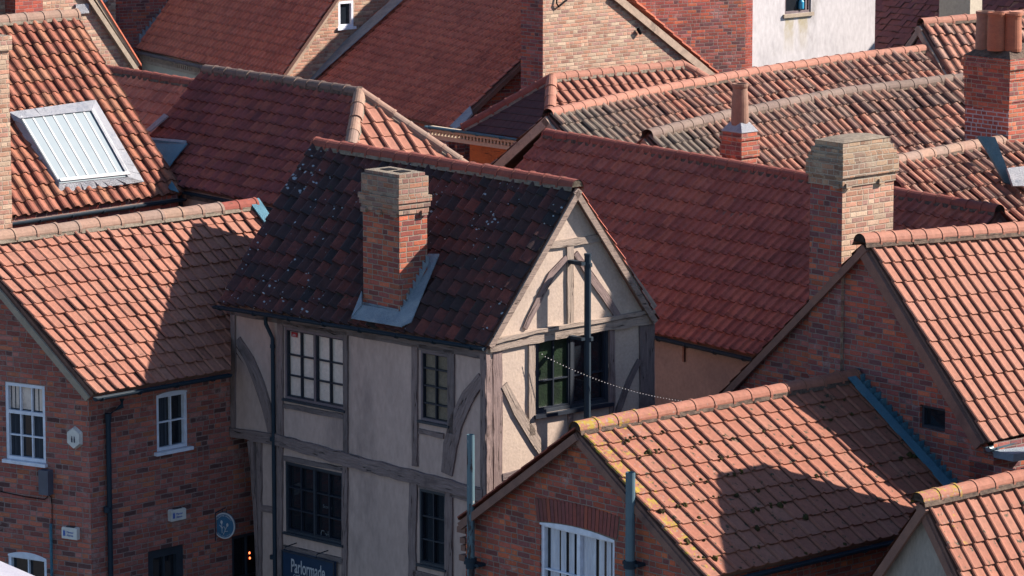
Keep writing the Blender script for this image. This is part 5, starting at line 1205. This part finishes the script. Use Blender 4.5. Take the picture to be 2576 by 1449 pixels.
# sunlit gable with barge boards
P2b = pd(350, 168, 84); W2b = Wall(P2b, DB)
H15 = thing('pink_brick_gable_house', 'pinkish brick gable with timber barge boards behind the skylight roof, top left', 'house', g0(P2b - DB * 2))
va = W2b.loc(345, 166); vb = W2b.loc(232, 0); sn = (W2b.at(*vb) - W2b.at(*va)).cross(W2b.n).normalized(); sn = sn if sn.dot(W2b.t) > 0 else -sn
build_wall(H15, W2b, W2b.loc(-60, 60)[0], 0, 0, P2b.z + 3.4, M['b_far'], [], clips=[(W2b.at(*va), sn)], name='gable_wall')
barge(H15, W2b.px(336, 172), W2b.px(202, -30), W2b.n, .10, .10, 'stone', drop=-.05); 
b = MB(); b.prism([W2b.px(336, 168, .0), W2b.px(206, -30, .0), W2b.px(232, -30, -.15), W2b.px(348, 160, -.15)], W2b.n * .03 + UP * .0); b.build('gutter_lining', M['gutter'], H15)
barge(H15, W2b.px(354, 164, -.15), W2b.px(232, -26, -.15), W2b.n, .09, .12, 'stone', drop=-.04)
q0 = W2b.px(356, 166); b = MB(); b.prism([q0, W2b.px(228, -40), W2b.px(228, -40) + DA * 4, q0 + DA * 4], UP * .05); b.build('roof', M['t_far'], H15)
b = MB(); u, z = W2b.loc(48, 30); wbox(b, W2b, u - .35, u + .35, z - .1, z + 1.5, 0, .35); b.build('chimney', M['b_modern'], H15)
b = MB(); u, z = W2b.loc(205, 24); wbox(b, W2b, u - .18, u + .16, z - .08, z + .12, 0, .05); b.build('white_flashing', M['lead_w'], H15)
# second far roof
P12 = pd(1134, 322, 84.5); e12l = along(P12, ya, 640)
H12 = thing('far_long_red_roof_house', 'far long shaded red pantile roof with lead flashing along its left edge', 'house', g0(P12))
roof(H12, [up(e12l, 7.5, 38, yb), up(P12, 7.5, 38, yb)], [e12l, P12], .185, .22, 't_far', 'rolld', .055, .03, .006, wob=.03)
n12 = (up(P12, 1, 38, yb) - P12).cross(ya); n12 = n12 if n12.z > 0 else -n12; n12.normalize(); R12 = lambda x, y, o=0.: pp(x, y, P12 + n12 * o, n12)
b = MB(); La, Lb = (772, 202), (1012, -12)
for i in range(10):
    f0, f1_ = i / 10, (i + 1.02) / 10; g_ = lambda f, o: (La[0] + (Lb[0] - La[0]) * f + o, La[1] + (Lb[1] - La[1]) * f)
    hh = .17 + random.uniform(0, .015); b.prism([R12(*g_(f0, -14), hh), R12(*g_(f1_, -14), hh), R12(*g_(f1_, 16), hh), R12(*g_(f0, 16), hh)], n12 * .015)
b.build('lead_flashing', M['lead'], H12)
WE = Wall(P12 + ya * .05, yb); vb_ = up(P12, 7.5, 38, yb)
b = MB(); b.prism([g0(P12 + ya * .1), g0(vb_ + ya * .1), vb_ + ya * .1 - UP * .1, P12 + ya * .1 - UP * .1], ya * .2); b.build('gable_wall', M['b_dark'], H12)
b = MB(); b.prism([g0(P12 + yb * .15), g0(e12l + yb * .15), e12l + yb * .15 - UP * .08, P12 + yb * .15 - UP * .08], yb * .2); b.build('front_wall', M['b_dark'], H12)
barge(H12, P12 - ya * .02, vb_ - ya * .02, -ya, .1, .03, 'verge', drop=.03)
b = MB(); b.prism([R12(1134, 320, .1), R12(1185, 270, .1), R12(1190, 288, .1), R12(1165, 318, .1), R12(1145, 328, .1)], n12 * .04); b.build('white_flashing', M['lead_w'], H12)
# pale gable with broad stack
Pc = pd(1362, 190, 82.5); Wc = Wall(Pc, DB); H16 = thing('buff_brick_gable_house', 'tall buff brick gable with a broad stack, behind the small hipped roof', 'house', g0(Pc + DB * 2))
va = Wc.loc(1792, 187); vb = Wc.loc(1565, 0); sn = (Wc.at(*vb) - Wc.at(*va)).cross(Wc.n).normalized(); sn = sn if sn.dot(Wc.t) > 0 else -sn
build_wall(H16, Wc, 0, va[0] + .4, 0, Wc.loc(1500, -60)[1], M['b_far'], [], clips=[(Wc.at(*va), sn)], name='gable_wall')
u1_ = Wc.loc(1459, 60)[0]; b = MB(); wbox(b, Wc, 0, u1_, 0, Pc.z + 3.5, -.35, .05); b.build('chimney', M['b_far'], H16)
b = MB(); c_ = Wc.at(-.02, 0, .05); wbox(b, Wc, -.31 if 0 else -.02, -.01, 0, Pc.z + 3.5, -.6, .06); b.build('stack_return', M['b_dark'], H16)  # dark brick sheet paints shade onto the left side of the stack
barge(H16, Wc.at(*va), Wc.at(vb[0] - .3, vb[1] + (vb[1] - va[1]) / (va[0] - vb[0]) * .3), Wc.n, .16, .08, 'verge_p', drop=-.02)
b = MB(); q0 = Wc.at(va[0] + .1, va[1], .1); q1 = Wc.at(vb[0] - .2, vb[1] + .3, .1)
for i in range(11):
    s0, s1 = q0.lerp(q1, i / 11), q0.lerp(q1, (i + 1.1) / 11); b.box(s0 + UP * .02, s1 - s0 - UP * .03, DA * 3 , UP * .04)
b.build('verge_tiles', M['t_far'], H16)
b = MB(); b.tube([Wc.px(1600, 72, .06), Wc.px(1607, 84, .06)], .04, 8); u, z = Wc.loc(1603, 78); b.build('vent', M['dark'], H16)
b = MB(); b.tube([Wc.px(1394, -10, .08), Wc.px(1392, 8, .1), Wc.px(1397, 16, .1), Wc.px(1420, -2, .08)], .02, 6); b.build('cable_loop', M['dark'], H16)
# modern brick wall and white rendered wall share a corner
Pm = pd(1873, 175, 112); Wm = Wall(Pm, yaw(131 + 180)); Ww = Wall(Pm, DB); zt_ = Pm.z + 5
H17 = thing('modern_brick_building', 'plain modern red brick wall with grey drainpipe, left of the white wall', 'building', g0(Pm + DA * 3))
b = MB(); wbox(b, Wm, -9, 0, 0, zt_, -.3, 0); b.build('wall', M['b_modern'], H17)
p = Wm.px(1592, 34, .12); b = MB(); b.tube([p, g0(p, zt_)], .07, 10); b.build('downpipe', M['lead_w'], H17)
H18 = thing('white_rendered_building', 'tall building with stained white rendered wall and one small window, top right', 'building', g0(Pm + DB * 3))
ww = win(Ww, (1975, -40), (2040, 30), mull=(.84,), nv=0, frame='frame_m', fw=.07, recess=.05, sill=(.08, .10, .06), sillm='stone')
nt_ = M['white_render'].node_tree; g = NG.__new__(NG); g.t = nt_; g.n = nt_.nodes; g.l = nt_.links; g.bsdf = g.n['Principled BSDF']
old_ = g.bsdf.inputs['Base Color'].links[0].from_socket; Pw = g.geo()
dt = g.node('ShaderNodeVectorMath', operation='DOT_PRODUCT'); g.l.new(Pw, dt.inputs[0]); dt.inputs[1].default_value = tuple(Ww.t); uu = g.math('SUBTRACT', dt.outputs['Value'], Ww.P.dot(Ww.t)); zz = g.node('ShaderNodeSeparateXYZ'); g.l.new(Pw, zz.inputs[0])
uu = g.math('ADD', uu, g.math('MULTIPLY', g.math('SUBTRACT', g.noise(g.vscale(Pw, (2, 2, .6)), 2.5, 5, .7), .5), .5))
mk = None
for (x0, x1, y0, y1) in ((1972, 1998, 34, 92), (2007, 2034, 34, 88)):
    ua_, za_ = Ww.loc(x0, y0); ub_, zb_ = Ww.loc(x1, y1); k1 = g.math('MULTIPLY', g.mapr(uu, ua_ - .03, ua_ + .08), g.mapr(uu, ub_ - .08, ub_ + .03, 1., 0.))
    k1 = g.math('MULTIPLY', k1, g.math('MULTIPLY', g.mapr(zz.outputs[2], zb_ - .5, za_ - .2), g.mapr(zz.outputs[2], za_ - .02, za_ + .03, 1., 0.))); mk = k1 if mk is None else g.math('MAXIMUM', mk, k1)
mk = g.math('MULTIPLY', mk, g.mapr(g.noise(Pw, 5, 5, .7), .3, .6, .35, .85))
g.l.new(g.mix(mk, old_, (.28, .24, .14)), g.bsdf.inputs['Base Color'])
ur_ = Ww.loc(2201, 60)[0]; build_wall(H18, Ww, .002, ur_, 0, zt_, M['white_render'], [ww], name='wall')
b = MB(); wbox(b, Ww, .002, ur_, 0, zt_, -3.2, -.2); b.build('rear_wall', M['white_render'], H18)
b = MB(); u, z = Ww.loc(2018, 24); c_ = Ww.at(u, z + .02, -.04); b.lathe(c_, [(0, 0), (.075, 0), (.08, .03), (.08, .2), (.05, .25), (.03, .27), (.03, .31), (0, .31)], 14)
bt = b.build('bottle', M['bottle'], None, smooth=True); settle(bt, c_); tag(bt, 'small blue plastic bottle standing on the sill of the white wall window', 'bottle')
# purple plain-tiled roof, beige stack, last roof behind
P19 = pd(2204, 122, 117); yp = yaw(128); e19r = along(P19, yp, 2330); ybp = yaw(38)
H19 = thing('purple_tiled_house', 'far house with dark purple-brown plain tiles and a beige rendered stack', 'house', g0(P19))
tl, tr = up(P19 + yp * 4, 6, 42, ybp), up(e19r - yp * 4, 6, 42, ybp)
roof(H19, [tl, tr], [P19 + yp * 4, e19r - yp * 4], .22, .24, 't_purple', 'plain', .03, .02, .02, wob=.03)
b = MB(); b.prism([g0(P19 + yp * 4 + ybp * .1), g0(e19r - yp * 4 + ybp * .1), e19r - yp * 4 + ybp * .1 - UP * .05, P19 + yp * 4 + ybp * .1 - UP * .05], ybp * .2); b.build('wall', M['white_render'], H19)
gutter(H19, P19 + yp * .3, e19r - yp * 1, .06, out=-ybp * .06)
chimney(H19, (2442, -60), 113, 2364, 2472, P19.z - 1, [(0, None, 0)], 'beige_paint')
P20 = pd(2465, 30, 124); H20 = thing('last_roof_house', 'sliver of a dark roof with pale blue lead edge in the top right corner', 'house', g0(P20 + V((1, 1, 0))))
b = MB(); 
roof(H20, [up(P20, 5, 44, ybp), up(along(P20, -yp, 2700), 5, 44, ybp)], [P20 - ybp * 3 - UP * 2.9, along(P20, -yp, 2700) - ybp * 3 - UP * 2.9], .22, .24, 't_purple', 'plain', .03, .02, .02)
b = MB(); b.prism([P20 - ybp * 3 - UP * 2.7, P20 - ybp * 3 - UP * 2.7 - yp * .3, up(P20, 5, 44, ybp) - yp * .3 + UP * .15, up(P20, 5, 44, ybp) + UP * .15], UP * .05); b.build('lead_edge', M['lead'], H20)
# backdrop houses further off close the view between the roofs
for i, (x, y, d, wd, mt_) in enumerate(((-6.5, 0, 128, 9, 'b_far'), (14, 0, 140, 9, 'b_dark'))):
    p = V((x, d, 0)); o = thing('background_house', ('plain brick house closing the view behind the top left roofs', 'plain brick house closing the view behind the top right roofs')[i], 'house', p)
    q = [p - yaw(44) * wd / 2, p + yaw(44) * wd / 2, p + yaw(44) * wd / 2 + yaw(134) * 5, p - yaw(44) * wd / 2 + yaw(134) * 5]
    shell(o, q, 11.5, M[mt_]); t0_, t1_ = q[0].lerp(q[3], .5) + UP * 14, q[1].lerp(q[2], .5) + UP * 14
    roof(o, [t0_, t1_], [q[0] + UP * 11.4, q[1] + UP * 11.4], .25, .3, 't_far', 'roll', .04, .022); roof(o, [t1_, t0_], [q[2] + UP * 11.4, q[3] + UP * 11.4], .25, .3, 't_far', 'roll', .04, .022)

# unseen house added outside the right edge to shade the timber gable
p = V((8.1, 57.3, 0)); H21 = thing('added_shade_house', 'tall plain brick house added outside the right edge of the frame as a shadow caster', 'house', p)
q = [p, p + V((3, 0, 0)), p + V((3, 2.7, 0)), p + V((0, 2.7, 0))]
shell(H21, q, 11.15, M['b_dark']); b = MB(); b.box(p + V((-.05, -.05, 11.15)), V((3.1, 0, 0)), V((0, 2.8, 0)), V((0, 0, .12))); b.build('roof', M['lead'], H21)

# ================================================================== small things
# string of lights
s0 = WG.px(1345, 886, .12); s1 = W6.px(1820, 1012, .1)
SL = thing('string_lights', 'thin string of small pale bulbs hanging from the timber gable to the brick gable', 'string lights', s0)
def cat(t): p = s0.lerp(s1, t); return p - UP * .16 * 4 * t * (1 - t)
b = MB(); b.tube([cat(i / 24) for i in range(25)], .003, 5); b.build('wire', M['dark'], SL)
b = MB(); b.lathe(V(SL['_org']), [(0, -.008), (.005, -.005), (.0065, 0), (.005, .006), (0, .008)], 6); bulb0 = b.build('bulb', M['bulb'], SL, smooth=True); bulb0.location = cat(.01) - s0
for i in range(1, 60):
    o = bulb0.copy(); scene.collection.objects.link(o); o.parent = SL; o.location = cat(.01 + i / 60.5) - s0 - UP * .012
# white awning corner
p = pd(0, 1404, 47); b = MB(); Pq = [pd(-60, 1385, 47), pd(118, 1462, 46), pd(60, 1620, 44), pd(-260, 1500, 45)]
b.prism(Pq, V((0, 0, -.06))); o = b.build('awning', M['awning'], None); tag(o, 'corner of a white canvas awning at the bottom left of the frame', 'awning'); settle(o, g0(pd(0, 1420, 46)))
